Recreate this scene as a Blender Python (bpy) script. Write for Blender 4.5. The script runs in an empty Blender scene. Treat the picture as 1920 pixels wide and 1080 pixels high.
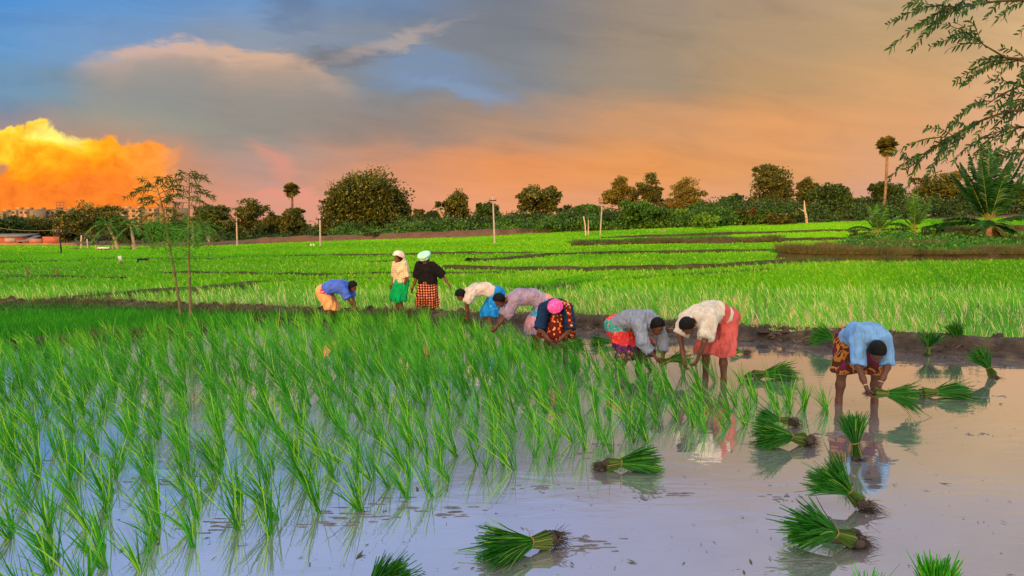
import bpy, math, random
import numpy as np
from mathutils import Vector, Matrix
random.seed(7)
rng = np.random.default_rng(7)
R = math.radians
SC = bpy.context.scene
COL = SC.collection
# ------------------------------------------------------------------ camera
CAM_H, FPX, PITCH = 2.05, 1400.0, R(4.5)
cam_d = bpy.data.cameras.new('camera')
cam_d.sensor_width = 36.0
cam_d.lens = FPX / 1920 * 36
cam_d.clip_end = 6000
cam = bpy.data.objects.new('camera', cam_d)
cam.location = (0, 0, CAM_H)
cam.rotation_euler = (R(90) - PITCH, 0, 0)
COL.objects.link(cam)
SC.camera = cam
SC.view_settings.view_transform = 'Standard'
SC.view_settings.look = 'None'
SC.view_settings.exposure = 0.0
SC.view_settings.gamma = 1.0
SC.view_settings.use_curve_mapping = False
# ------------------------------------------------------------------ colour helper
def lin(c):
    c = c / 255.0
    return c / 12.92 if c <= 0.04045 else ((c + 0.055) / 1.055) ** 2.4
def rgb(r, g, b):
    return (lin(r), lin(g), lin(b), 1.0)
# ------------------------------------------------------------------ sun
SUN_EL, SUN_AZ = R(4.5), R(205)          # azimuth clockwise from +Y: behind the camera, a little to its left
sun_dir = Vector((math.sin(SUN_AZ) * math.cos(SUN_EL), math.cos(SUN_AZ) * math.cos(SUN_EL), math.sin(SUN_EL)))
sun_l = bpy.data.lights.new('sun', 'SUN')
sun_l.energy = 5.0
sun_l.angle = R(0.6)
sun_l.color = (1.0, 0.42, 0.11)
sun = bpy.data.objects.new('sun', sun_l)
sun.rotation_euler = sun_dir.to_track_quat('Z', 'Y').to_euler()
sun.location = (0, -40, 30)
COL.objects.link(sun)
# ------------------------------------------------------------------ world: evening sky
W = bpy.data.worlds.new('World')
SC.world = W
W.use_nodes = True
class NT:
    def __init__(s, tree):
        s.t = tree; s.n = tree.nodes; s.l = tree.links
    def put(s, sock, v):
        if hasattr(v, 'is_linked') or hasattr(v, 'links'):
            s.l.new(v, sock)
        else:
            sock.default_value = v
    def m(s, op, a, b=0.0, c=0.0, clamp=False):
        n = s.n.new('ShaderNodeMath'); n.operation = op; n.use_clamp = clamp
        s.put(n.inputs[0], a); s.put(n.inputs[1], b); s.put(n.inputs[2], c)
        return n.outputs[0]
    def add(s, a, b): return s.m('ADD', a, b)
    def sub(s, a, b): return s.m('SUBTRACT', a, b)
    def mul(s, a, b): return s.m('MULTIPLY', a, b)
    def div(s, a, b): return s.m('DIVIDE', a, b)
    def ss(s, x, lo, hi, to0=0.0, to1=1.0):
        n = s.n.new('ShaderNodeMapRange'); n.interpolation_type = 'SMOOTHSTEP'
        s.put(n.inputs[0], x); n.inputs[1].default_value = lo; n.inputs[2].default_value = hi
        n.inputs[3].default_value = to0; n.inputs[4].default_value = to1
        return n.outputs[0]
    def mr(s, x, lo, hi, to0=0.0, to1=1.0):
        n = s.n.new('ShaderNodeMapRange')
        s.put(n.inputs[0], x); n.inputs[1].default_value = lo; n.inputs[2].default_value = hi
        n.inputs[3].default_value = to0; n.inputs[4].default_value = to1
        return n.outputs[0]
    def mix(s, f, a, b, blend='MIX'):
        n = s.n.new('ShaderNodeMix'); n.data_type = 'RGBA'; n.blend_type = blend
        s.put(n.inputs[0], f); s.put(n.inputs[6], a); s.put(n.inputs[7], b)
        return n.outputs[2]
    def ramp(s, f, stops, interp='LINEAR'):
        n = s.n.new('ShaderNodeValToRGB'); cr = n.color_ramp; cr.interpolation = interp
        while len(cr.elements) > 1: cr.elements.remove(cr.elements[-1])
        cr.elements[0].position = stops[0][0]; cr.elements[0].color = stops[0][1]
        for p, c in stops[1:]:
            e = cr.elements.new(p); e.color = c
        s.put(n.inputs[0], f)
        return n.outputs[0]
    def noise(s, vec, scale, detail=3.0, rough=0.55, dist=0.0):
        n = s.n.new('ShaderNodeTexNoise')
        if vec is not None: s.l.new(vec, n.inputs['Vector'])
        n.inputs['Scale'].default_value = scale; n.inputs['Detail'].default_value = detail
        n.inputs['Roughness'].default_value = rough; n.inputs['Distortion'].default_value = dist
        return n.outputs['Fac']
    def xyz(s, x, y, z):
        n = s.n.new('ShaderNodeCombineXYZ')
        s.put(n.inputs[0], x); s.put(n.inputs[1], y); s.put(n.inputs[2], z)
        return n.outputs[0]
    def sep(s, v):
        n = s.n.new('ShaderNodeSeparateXYZ'); s.l.new(v, n.inputs[0]); return n.outputs

def build_world():
    for n in list(W.node_tree.nodes): W.node_tree.nodes.remove(n)
    t = NT(W.node_tree)
    out = t.n.new('ShaderNodeOutputWorld'); bg = t.n.new('ShaderNodeBackground')
    t.l.new(bg.outputs[0], out.inputs[0])
    tc = t.n.new('ShaderNodeTexCoord')
    x, y, z = t.sep(tc.outputs['Generated'])
    yy = t.m('MAXIMUM', y, 0.25)
    u = t.div(x, yy); w = t.div(z, yy)          # tangent-plane bearings: u to the right, w upward
    # cloud-deck coordinates stretch toward the horizon
    cv = t.xyz(t.mul(u, 2.2), t.mul(w, 7.0), 0.0)
    n1 = t.sub(t.noise(cv, 2.0, 5, 0.6), 0.5)
    n2 = t.sub(t.noise(t.xyz(t.mul(u, 3.0), t.mul(w, 9.0), 3.7), 3.2, 6, 0.62, 0.6), 0.5)
    ax = t.add(t.mul(u, 1400), 960)             # bearing scale used for the cloud layout
    ay = t.sub(430, t.mul(w, 1400))
    wx = t.add(ax, t.mul(n1, 170)); wy = t.add(ay, t.mul(n2, 70))
    U = t.mr(wx, 0, 1920)
    rows = [
        (-900, [(120,152,208),(120,155,212),(140,160,198),(150,160,190),(155,160,182),(158,158,175),(160,155,170),(160,152,165),(160,150,160)]),
        (-140, [(128,160,216),(134,164,218),(138,166,216),(138,162,212),(142,158,204),(148,152,188),(152,150,172),(156,150,162),(162,150,152)]),
        (0,   [(76,134,194),(90,142,196),(100,140,186),(100,126,160),(112,116,126),(144,130,116),(162,138,112),(174,148,114),(186,158,120)]),
        (80,  [(94,142,190),(112,144,182),(130,142,160),(122,130,142),(114,118,126),(146,130,112),(164,138,108),(180,148,108),(198,162,118)]),
        (160, [(105,140,170),(120,137,145),(132,132,130),(125,130,135),(122,126,130),(148,132,113),(174,140,102),(194,150,104),(208,164,122)]),
        (240, [(118,130,142),(140,143,132),(136,132,124),(140,126,118),(164,132,110),(192,141,100),(208,146,94),(204,150,104),(208,162,127)]),
        (320, [(150,130,110),(158,140,122),(172,140,128),(200,138,104),(216,140,88),(216,144,84),(210,148,94),(204,150,112),(206,162,134)]),
        (400, [(190,130,90),(186,138,116),(196,144,130),(212,144,112),(216,147,106),(209,147,110),(202,149,122),(206,156,140),(208,156,146)]),
        (470, [(190,130,90),(186,138,116),(196,144,130),(212,144,112),(216,147,106),(209,147,110),(202,149,122),(206,156,140),(208,156,146)]),
    ]
    px = [0,240,480,720,960,1200,1440,1680,1920]
    cols = [t.ramp(U, [(p/1920, rgb(*c)) for p, c in zip(px, cs)], 'EASE') for _, cs in rows]
    col = cols[0]
    for i in range(1, len(rows)):
        col = t.mix(t.ss(wy, rows[i-1][0], rows[i][0]), col, cols[i])
    # soft streaks in the deck
    st = t.noise(t.xyz(t.add(t.mul(u, 2.0), t.mul(w, -1.2)), t.add(t.mul(w, 11.0), t.mul(u, 1.8)), 1.3), 2.4, 7, 0.62, 0.9)
    col = t.mix(1.0, col, t.ramp(st, [(0.25, (0.88,0.88,0.90,1)), (0.5, (1,1,1,1)), (0.78, (1.10,1.08,1.05,1))]), 'MULTIPLY')
    def ell(cx, cy, rx, ry, ang=0.0, X=wx, Y=wy):
        ca, sa = math.cos(R(ang)), math.sin(R(ang))
        dx = t.sub(X, cx); dy = t.sub(Y, cy)
        ex = t.div(t.add(t.mul(dx, ca), t.mul(dy, sa)), rx)
        ey = t.div(t.sub(t.mul(dy, ca), t.mul(dx, sa)), ry)
        return t.sub(1.0, t.m('SQRT', t.add(t.mul(ex, ex), t.mul(ey, ey))))
    n3 = t.sub(t.noise(t.xyz(t.add(t.mul(u, 8.0), t.mul(w, 10.0)), t.mul(w, 30.0), 5.0), 1.8, 6, 0.6, 0.8), 0.5)
    # blue gap between the two decks
    kx = t.add(ax, t.mul(n1, 150)); ky = t.add(ay, t.mul(n2, 110))
    g = t.add(ell(800, 140, 185, 46, 12, kx, ky), t.mul(n3, 1.1))
    col = t.mix(t.mul(t.ss(g, -0.35, 0.85), 0.66), col, rgb(110,136,172))
    g = t.add(ell(860, 172, 105, 16, 12, kx, ky), t.mul(n3, 1.2))
    col = t.mix(t.mul(t.ss(g, -0.5, 0.9), 0.5), col, rgb(126,150,182))
    # anvil cloud: lit upper rim, grey belly
    fc = t.n.new('ShaderNodeFloatCurve')
    c = fc.mapping.curves[0]
    pts = [(0.0,0.62),(120,0.56),(170,0.475),(230,0.425),(330,0.36),(400,0.385),(470,0.44),(540,0.45),(590,0.50),(660,0.66),(760,0.80)]
    c.points[0].location = (0.0, 0.60); c.points[1].location = (1.0, 0.75)
    for p, v in pts[1:-1]: c.points.new(p/760, v)
    fc.mapping.update()
    t.put(fc.inputs['Value'], t.mr(t.add(ax, t.mul(n1, 50)), 0, 760))
    top = t.mul(fc.outputs[0], 250)
    d = t.add(t.sub(ay, top), t.add(t.mul(n2, 46), t.add(t.mul(n1, 16), t.mul(n3, t.mr(ax, 200, 600, 34, 70)))))
    mx = t.mul(t.ss(ax, 120, 240), t.ss(ax, 520, 720, 1, 0))
    belly = t.mul(t.mul(t.ss(d, 0, 26), t.ss(d, 50, 190, 1, 0)), mx)
    col = t.mix(t.mul(belly, 0.6), col, rgb(140,133,126))
    rim = t.mul(t.mul(t.ss(t.add(t.mul(n1, 1.0), t.mul(n3, 0.5)), -0.30, 0.12, 0.35, 1.0), t.mul(t.ss(d, -15, 15), t.m('POWER', 2.718, t.mul(t.m('MAXIMUM', d, 0), -0.036)))), mx)
    col = t.mix(t.mul(rim, 0.95), col, rgb(226,176,138))
    # dark and light streaks right of the anvil
    g = t.add(ell(655, 118, 95, 22, -6, kx, ky), t.mul(n3, 1.0))
    col = t.mix(t.mul(t.ss(g, -0.2, 0.6), 0.75), col, rgb(110,110,116))
    g = t.add(ell(745, 88, 120, 15, -17, kx, ky), t.mul(n3, 1.2))
    col = t.mix(t.mul(t.ss(g, -0.4, 0.9), 0.6), col, rgb(178,158,146))
    g = ell(548, 24, 80, 36, 30, kx, ky)
    col = t.mix(t.mul(t.ss(g, -0.3, 0.8), 0.6), col, rgb(92,110,138))
    # pink wisps low down
    g = ell(520, 312, 72, 22, 42, kx, ky)
    col = t.mix(t.mul(t.ss(g, -0.4, 0.9), 0.5), col, rgb(220,140,116))
    g = ell(560, 380, 95, 9, 0, kx, ky)
    col = t.mix(t.mul(t.ss(g, -0.5, 0.9), 0.6), col, rgb(224,140,120))
    # the glowing thunderhead
    q = t.sub(t.noise(t.xyz(t.mul(u, 9.0), t.mul(w, 11.0), 8.1), 1.7, 8, 0.62, 0.5), 0.5)
    qf = t.sub(t.noise(t.xyz(t.mul(u, 26.0), t.mul(w, 34.0), 2.1), 1.6, 6, 0.6, 0.4), 0.5)
    tx = t.add(ax, t.mul(q, 70)); ty = t.add(ay, t.add(t.mul(q, -55), t.mul(qf, 16)))
    blobs = [(-30,285,75,44),(35,262,26,20),(95,268,52,38),(78,245,28,14),(120,300,120,50),(90,360,150,80),(215,300,70,40),(300,292,52,28),(250,345,100,60),(150,410,210,70)]
    f = None
    for b in blobs:
        e = ell(*b, 0, tx, ty)
        f = e if f is None else t.m('SMOOTH_MAX', f, e, 0.18)
    bay = ell(8, 322, 46, 15, -35, tx, ty)
    f = t.sub(f, t.mul(t.ss(bay, -0.3, 0.8), 0.32))
    tm = t.ss(f, -0.07, 0.18)
    col = t.mix(t.mul(t.mul(t.ss(f, -1.3, 0.0), t.ss(ay, 150, 330)), 0.42), col, rgb(222,128,70))
    glow = t.add(t.mul(t.ss(ty, 235, 370, 1, 0), t.ss(tx, 120, 300, 1.0, 0.35)), t.mul(q, 1.1))
    tcol = t.ramp(glow, [(0.0, rgb(240,122,40)), (0.35, rgb(255,142,28)), (0.62, rgb(255,172,28)), (0.85, rgb(255,206,50)), (1.0, rgb(255,232,110))])
    tcol = t.mix(t.mul(t.ss(tx, 190, 330), 0.65), tcol, rgb(250,156,70))
    tcol = t.mix(t.ss(ay, 340, 410), tcol, rgb(244,130,42))
    tcol = t.mix(1.0, tcol, t.ramp(t.add(t.mul(qf, 1.4), 0.5), [(0.2, (0.80,0.72,0.62,1)), (0.6, (1,1,1,1)), (0.9, (1.12,1.15,1.2,1))]), 'MULTIPLY')
    tm = t.mul(tm, t.ss(t.add(ax, t.mul(q, 60)), 300, 368, 1, 0.0))
    col = t.mix(tm, col, tcol)
    col = t.mix(1.0, col, (GAIN, GAIN, GAIN, 1), 'MULTIPLY')
    # glow of the low sun and the clear zenith behind and above the frame
    sky = t.n.new('ShaderNodeTexSky'); sky.sky_type = 'NISHITA'; sky.sun_disc = False
    sky.sun_elevation = SUN_EL; sky.sun_rotation = SUN_AZ
    back = t.m('MAXIMUM', t.ss(y, 0.15, -0.7), t.ss(z, 0.47, 0.85))
    nish = t.mix(1.0, sky.outputs[0], (0.15, 0.15, 0.15, 1), 'MULTIPLY')
    behind = t.mix(t.ss(y, 0.2, -0.8), rgb(208,213,222), rgb(248,228,200))
    behind = t.mix(1.0, behind, (BACK, BACK, BACK, 1), 'MULTIPLY')
    behind = t.mix(1.0, behind, nish, 'ADD')
    col = t.mix(back, col, behind)
    # below the horizon: plain dim earth tone
    col = t.mix(t.ss(z, -0.02, -0.12), col, rgb(70,75,50))
    t.l.new(col, bg.inputs['Color'])
    bg.inputs['Strength'].default_value = 1.0
BACK = 2.1; GAIN = 1.19
build_world()
W.cycles.sampling_method = 'MANUAL'
W.cycles.sample_map_resolution = 512
SC.cycles.max_bounces = 6
SC.cycles.transparent_max_bounces = 8
SC.cycles.use_denoising = True
# ------------------------------------------------------------------ projection between the photograph's pixels and the place
CP, SP = math.cos(PITCH), math.sin(PITCH)
def ray(px, py):
    uc, vc = (px - 960) / FPX, (540 - py) / FPX
    return np.array([uc, CP + vc * SP, vc * CP - SP])
def at(px, py, z=0.0):
    d = ray(px, py); k = (z - CAM_H) / d[2]
    return np.array([d[0]*k, d[1]*k, z])
def at_y(px, py, Y):
    d = ray(px, py); k = Y / d[1]
    return np.array([d[0]*k, Y, CAM_H + d[2]*k])
def ground_h(X, Y):
    s = np.clip((np.asarray(Y, float) - 24) / 61, 0, 1.15)
    return 0.036 * np.clip(np.asarray(X, float) + 35, 0, 110) * s
def at_g(px, py, lift=0.0):
    d = ray(px, py); prev = None
    ks = np.geomspace(3, 400, 1600)
    P = d[None, :] * ks[:, None]
    g = CAM_H + P[:, 2] - ground_h(P[:, 0], P[:, 1]) - lift
    i = int(np.argmax(g < 0)) if (g < 0).any() else len(ks) - 1
    p = P[i]
    return np.array([p[0], p[1], float(ground_h(p[0], p[1])) + lift])
def proj(P):
    P = np.asarray(P, float); X, Y, Z = P[..., 0], P[..., 1], P[..., 2] - CAM_H
    f = Y*CP - Z*SP; v = Y*SP + Z*CP
    return 960 + FPX*X/np.maximum(f, .01), 540 - FPX*v/np.maximum(f, .01)
# ------------------------------------------------------------------ object helpers
def tag(o, label=None, cat=None, group=None, kind=None):
    if label: o['label'] = label
    if cat: o['category'] = cat
    if group: o['group'] = group
    if kind: o['kind'] = kind
    return o
def link(name, data, parent=None):
    o = bpy.data.objects.new(name, data); COL.objects.link(o)
    if parent is not None: o.parent = parent
    return o
def empty(name, loc, label, cat, rz=0.0, group=None):
    o = link(name, None); o.location = [float(v) for v in loc]; o.rotation_euler = (0, 0, rz)
    o.empty_display_size = 0.2
    return tag(o, label, cat, group)
def mesh_np(name, V, F, mat, smooth=False, midx=None):
    """V (n,3), F (m,k) with k 3 or 4"""
    V = np.asarray(V, np.float32); F = np.asarray(F, np.int32)
    me = bpy.data.meshes.new(name)
    k = F.shape[1]
    me.vertices.add(len(V)); me.vertices.foreach_set('co', V.ravel())
    me.loops.add(F.size); me.loops.foreach_set('vertex_index', F.ravel())
    me.polygons.add(len(F)); me.polygons.foreach_set('loop_start', np.arange(0, F.size, k, dtype=np.int32))
    if smooth: me.polygons.foreach_set('use_smooth', np.ones(len(F), bool))
    for mm in (mat if isinstance(mat, (list, tuple)) else [mat]): me.materials.append(mm)
    if midx is not None: me.polygons.foreach_set('material_index', np.asarray(midx, np.int32))
    me.update(calc_edges=True)
    return me
def cat_vf(parts):
    Vs, Fs, n = [], [], 0
    for V, F in parts:
        Vs.append(np.asarray(V, float)); Fs.append(np.asarray(F) + n); n += len(V)
    return np.concatenate(Vs), np.concatenate(Fs)
def tube(pts, rad, seg=8, cap=True):
    """tapered tube along a polyline, quads"""
    pts = np.asarray(pts, float); n = len(pts)
    rad = np.broadcast_to(np.asarray(rad, float), (n,))
    V = []; up = np.array([0.13, 0.21, 0.97])
    for i in range(n):
        d = pts[min(i+1, n-1)] - pts[max(i-1, 0)]; d = d / (np.linalg.norm(d) + 1e-9)
        a = np.cross(d, up)
        if np.linalg.norm(a) < 0.05: a = np.cross(d, [1, 0, 0.1])
        a /= np.linalg.norm(a); b = np.cross(d, a)
        for k in range(seg):
            th = 2*math.pi*k/seg
            V.append(pts[i] + rad[i]*(math.cos(th)*a + math.sin(th)*b))
    F = []
    for i in range(n-1):
        for k in range(seg):
            k2 = (k+1) % seg
            F.append((i*seg+k, i*seg+k2, (i+1)*seg+k2, (i+1)*seg+k))
    if cap:
        for base, e in ((0, pts[0]), ((n-1)*seg, pts[-1])):
            c = len(V); V.append(e)
            for k in range(0, seg, 2):
                F.append((base+k, base+(k+1) % seg, base+(k+2) % seg, c))
    return np.array(V), np.array(F)
def boxvf(c, s, rz=0.0):
    c = np.asarray(c, float); h = np.asarray(s, float)/2
    V = np.array([[x, y, z] for z in (-1, 1) for y in (-1, 1) for x in (-1, 1)], float)*h
    ca, sa = math.cos(rz), math.sin(rz)
    V = np.stack([V[:,0]*ca - V[:,1]*sa, V[:,0]*sa + V[:,1]*ca, V[:,2]], 1) + c
    F = np.array([(0,2,3,1),(4,5,7,6),(0,1,5,4),(2,6,7,3),(0,4,6,2),(1,3,7,5)])
    return V, F
def vnoise(P, seed=0, oct=3):
    """cheap smooth noise from summed sines, about -1..1"""
    P = np.asarray(P, float); r = np.random.default_rng(seed); o = np.zeros(P.shape[:-1]); a = 1.0; f = 1.0; tot = 0
    for _ in range(oct):
        for _ in range(3):
            k = r.normal(size=P.shape[-1]) * f; ph = r.uniform(0, 6.28)
            o += a * np.sin(P @ k + ph)
        tot += a * 1.9; a *= 0.55; f *= 2.1
    return o / tot
# ------------------------------------------------------------------ materials
def new_mat(name):
    m = bpy.data.materials.new(name); m.use_nodes = True
    t = NT(m.node_tree); b = t.n['Principled BSDF']
    return m, t, b
def obj_co(t):
    return t.n.new('ShaderNodeTexCoord').outputs['Object']
def pos_co(t):
    return t.n.new('ShaderNodeNewGeometry').outputs['Position']
def leaf_mat(name, c_dark, c_bright, c_alt=None, alt=0.25, trans=0.35, rough=0.55, scale=0.6, spec=0.3, patch=0.4):
    """leaf: colour differs per leaf and in broad patches, some light passes through"""
    m, t, b = new_mat(name)
    g = t.n.new('ShaderNodeNewGeometry')
    r = g.outputs['Random Per Island']
    nz = t.noise(g.outputs['Position'], scale, 3)
    f = t.m('ADD', t.mul(r, 1.0 - patch), t.mul(t.ss(nz, 0.34, 0.66), patch))
    col = t.mix(f, rgb(*c_dark), rgb(*c_bright))
    if c_alt is not None:
        r2 = t.m('FRACT', t.mul(r, 7.31))
        col = t.mix(t.ss(r2, 1-alt-0.02, 1-alt+0.02), col, rgb(*c_alt))
    t.l.new(col, b.inputs['Base Color']); b.inputs['Roughness'].default_value = rough
    b.inputs['Specular IOR Level'].default_value = spec
    tr = t.n.new('ShaderNodeBsdfTranslucent'); t.l.new(col, tr.inputs['Color'])
    mx = t.n.new('ShaderNodeMixShader'); mx.inputs[0].default_value = trans
    t.l.new(b.outputs[0], mx.inputs[1]); t.l.new(tr.outputs[0], mx.inputs[2])
    t.l.new(mx.outputs[0], t.n['Material Output'].inputs['Surface'])
    return m
def rough_mat(name, c1, c2, scale=4.0, rough=0.9, bump=0.0, c3=None, bscale=None, world=True, spec=0.2, detail=5):
    m, t, b = new_mat(name)
    co = pos_co(t) if world else obj_co(t)
    n = t.noise(co, scale, detail, 0.6)
    stops = [(0.3, rgb(*c1)), (0.7, rgb(*c2))]
    if c3: stops = [(0.25, rgb(*c1)), (0.55, rgb(*c2)), (0.78, rgb(*c3))]
    t.l.new(t.ramp(n, stops), b.inputs['Base Color'])
    b.inputs['Roughness'].default_value = rough; b.inputs['Specular IOR Level'].default_value = spec
    if bump:
        bp = t.n.new('ShaderNodeBump'); bp.inputs['Strength'].default_value = bump; bp.inputs['Distance'].default_value = 0.05
        t.l.new(t.noise(co, bscale or scale*3, 6, 0.65), bp.inputs['Height']); t.l.new(bp.outputs[0], b.inputs['Normal'])
    return m
# ================================================================== SETTING
M = {}
M['earth'] = rough_mat('earth', (70,56,42), (104,86,60), 0.35, 0.95, 0.6, (84,92,44))
M['mud'] = rough_mat('wet_mud', (58,48,44), (92,78,70), 2.2, 0.55, 0.9, (70,60,54), 9.0, spec=0.4)
M['field_soil'] = rough_mat('field_green', (48,112,6), (78,148,8), 0.5, 0.95, 0.3, (92,156,14))
M['bank'] = rough_mat('red_bank', (64,50,36), (100,72,50), 0.5, 0.95, 1.0, (70,74,38), 2.5)
M['shade_ridge_mat'] = rough_mat('shade_ridge_scrub', (52,62,34), (88,84,56), 0.02, 0.95)  # for the added, unseen ridge that blocks the low sun

def water_mat(name, mud, glossc, base_fac, wave=0.03, rough=0.02):
    m, t, b = new_mat(name)
    t.n.remove(b)
    co = pos_co(t)
    gl = t.n.new('ShaderNodeBsdfGlossy'); gl.inputs['Color'].default_value = glossc; gl.inputs['Roughness'].default_value = rough
    df = t.n.new('ShaderNodeBsdfDiffuse')
    # silt clouds drift in the water
    silt = t.noise(co, 0.8, 5, 0.6, 0.4)
    t.l.new(t.ramp(silt, [(0.35, rgb(*mud)), (0.7, rgb(*[min(255, int(c*1.14)) for c in mud]))]), df.inputs['Color'])
    lw = t.n.new('ShaderNodeFresnel'); lw.inputs['IOR'].default_value = 1.33
    fac = t.m('MINIMUM', t.add(base_fac, t.mul(lw.outputs[0], 0.7)), 0.93)
    # dull silty film patches scatter instead of mirroring
    film = t.ss(t.noise(co, 1.7, 6, 0.66, 0.6), 0.60, 0.70)
    fac = t.mul(fac, t.sub(1.0, t.mul(film, 0.16)))
    x, y, z = t.sep(co)
    v2 = t.xyz(t.mul(x, 1.2), t.mul(y, 3.0), 0.0)
    bp = t.n.new('ShaderNodeBump'); bp.inputs['Strength'].default_value = wave; bp.inputs['Distance'].default_value = 0.05
    h = t.add(t.noise(v2, 1.3, 3, 0.5, 0.5), t.mul(t.noise(v2, 6.0, 2, 0.5), 0.10))
    # rings spreading from the planter nearest on the open water
    cx, cy = RIPPLE
    rr = t.m('SQRT', t.add(t.m('POWER', t.sub(x, cx), 2.0), t.m('POWER', t.sub(y, cy), 2.0)))
    ring = t.mul(t.mul(t.m('SINE', t.mul(rr, 38.0)), t.ss(rr, 0.15, 0.5)), t.ss(rr, 0.7, 2.4, 1, 0))
    h = t.add(h, t.mul(ring, 0.11))
    t.l.new(h, bp.inputs['Height'])
    t.l.new(bp.outputs[0], gl.inputs['Normal'])
    mx = t.n.new('ShaderNodeMixShader')
    t.l.new(fac, mx.inputs[0]); t.l.new(df.outputs[0], mx.inputs[1]); t.l.new(gl.outputs[0], mx.inputs[2])
    t.l.new(mx.outputs[0], t.n['Material Output'].inputs['Surface'])
    return m
RIPPLE = tuple(at(1615, 757)[:2])
M['water'] = water_mat('silty_water', (126,122,126), (0.98, 0.97, 0.95, 1), 0.58, 0.06, 0.035)
M['water2'] = water_mat('paddy_water', (150,150,130), (1.0, 1.0, 1.0, 1), 0.50, 0.02)

# ---- ground: one sheet to the horizon
def build_ground():
    xs = np.concatenate([-np.geomspace(2500, 62, 26), np.linspace(-60, 60, 121), np.geomspace(62, 2500, 26)])
    ys = np.concatenate([-np.geomspace(600, 6, 18), np.linspace(-5, 40, 91), np.linspace(41, 130, 60), np.geomspace(134, 3500, 26)])
    X, Y = np.meshgrid(xs, ys)
    Z = ground_h(X, Y) - 0.05
    P = np.stack([X, Y], -1)
    Z = Z + 0.035*vnoise(P*0.9, 5, 3)*(Y > 24)
    Z = np.where(Y < 2.0, np.clip((2.0 - Y)*0.35, 0, 0.42) - 0.05, Z)
    V = np.stack([X, Y, Z], -1).reshape(-1, 3)
    nx, ny = len(xs), len(ys)
    i = np.arange(ny-1)[:, None]*nx + np.arange(nx-1)[None, :]
    F = np.stack([i, i+1, i+nx+1, i+nx], -1).reshape(-1, 4)
    o = link('ground', mesh_np('ground', V, F, M['earth'], True)); tag(o, kind='structure')
build_ground()

def far_edge(X):   # depth of the far edge of the fields
    return 86 + 3*np.sin(np.asarray(X)*0.06) + 1.2*np.sin(np.asarray(X)*0.21)
def build_field_sheet():
    """green sheet of the dense far paddies, just above the ground"""
    xs = np.linspace(-75, 80, 120); k = np.linspace(0, 1, 60)
    X = np.repeat(xs[None, :], 60, 0)
    Y = 25.5 + (far_edge(X) - 25.5)*k[:, None]
    Z = ground_h(X, Y) + 0.012 + 0.03*np.clip(vnoise(np.stack([X, Y], -1)*0.7, 9), -1, 1)
    V = np.stack([X, Y, Z], -1).reshape(-1, 3)
    i = np.arange(59)[:, None]*120 + np.arange(119)[None, :]
    F = np.stack([i, i+1, i+121, i+120], -1).reshape(-1, 4)
    tag(link('paddy_ground', mesh_np('paddy_ground', V, F, M['field_soil'], True)), kind='structure')
build_field_sheet()

def poly_sheet(name, pts, z, mat):
    me = bpy.data.meshes.new(name); me.from_pydata([(p[0], p[1], z) for p in pts], [], [tuple(range(len(pts)))])
    me.materials.append(mat); tag(link(name, me), kind='structure')
# ---- bunds ---------------------------------------------------------
BUNDS = []
def resample(P, step):
    P = np.asarray(P, float); d = np.r_[0, np.cumsum(np.linalg.norm(np.diff(P[:, :2], axis=0), axis=1))]
    n = max(2, int(d[-1]/step)); t = np.linspace(0, d[-1], n)
    return np.stack([np.interp(t, d, P[:, k]) for k in range(P.shape[1])], 1)
def bund(px_pts, h, w, mat, step=0.25, rough=0.05, seed=0, toe=0.0, world_pts=None, name='bund'):
    P = np.array([at_g(*p) for p in px_pts]) if world_pts is None else np.asarray(world_pts, float)
    P = resample(P, step)
    BUNDS.append((P[:, :2].copy(), w))
    T = np.gradient(P[:, :2], axis=0); T /= np.linalg.norm(T, axis=1)[:, None] + 1e-9
    Nn = np.stack([T[:, 1], -T[:, 0]], 1)               # to the right of travel: toward the camera when drawn left to right
    prof = [(-w*1.0, -0.12), (-w*0.72, h*0.55), (-w*0.5, h*0.93), (-w*0.2, h*1.0), (w*0.1, h*0.97), (w*0.34, h*0.80), (w*0.5, h*0.45), (w*0.62, h*0.16), (w*0.78, 0.03), (w*0.95+toe, 0.012), (w*1.1+toe, -0.12)]
    n, kk = len(P), len(prof)
    off = np.array([a for a, _ in prof]); zz = np.array([b for _, b in prof])
    V = np.zeros((n, kk, 3))
    V[..., :2] = P[:, None, :2] + Nn[:, None, :]*off[None, :, None]
    V[..., 2] = P[:, None, 2] + zz[None, :]
    nz = vnoise(V*np.array([2.2, 2.2, 4.0]), 30+seed, 4); n2 = vnoise(V*0.55, 60+seed, 2)
    V[..., 2] += (rough*nz + rough*0.9*n2)*np.where(zz > 0.1, 1, 0.35)[None, :]
    V[..., :2] += Nn[:, None, :]*(rough*1.2*vnoise(V*3.1, 90+seed, 3))[..., None]
    V = V.reshape(-1, 3)
    i = np.arange(n-1)[:, None]*kk + np.arange(kk-1)[None, :]
    F = np.stack([i, i+kk, i+kk+1, i+1], -1).reshape(-1, 4)
    tag(link(name, mesh_np(name, V, F, mat, True)), kind='structure')
    return P
M['bund_mud'] = rough_mat('bund_mud', (30,24,21), (70,56,46), 3.6, 0.8, 1.0, (104,86,66), 13.0, spec=0.3, detail=8)
M['bund_dark'] = rough_mat('bund_dark', (34,38,20), (58,58,30), 1.2, 0.95, 0.8, (74,84,34), 6.0)
M['bund_brown'] = rough_mat('bund_brown', (36,33,22), (66,60,40), 1.6, 0.95, 1.0, (60,66,32), 6.0)
# front bund (wet mud, a shelf of mud at its foot on the open water)
FB = [at(x, y) for x, y in [(-700,574),(-250,576),(60,580),(180,580),(300,586),(430,592),(560,597),(680,600),(800,602),(900,605),(1000,608),(1120,616),(1250,624),(1380,632),(1500,640),(1620,648),(1760,656),(1920,664),(2150,674)]]
BP = bund(None, 0.24, 0.42, M['bund_mud'], 0.06, 0.075, 1, 0.18, FB)
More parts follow.
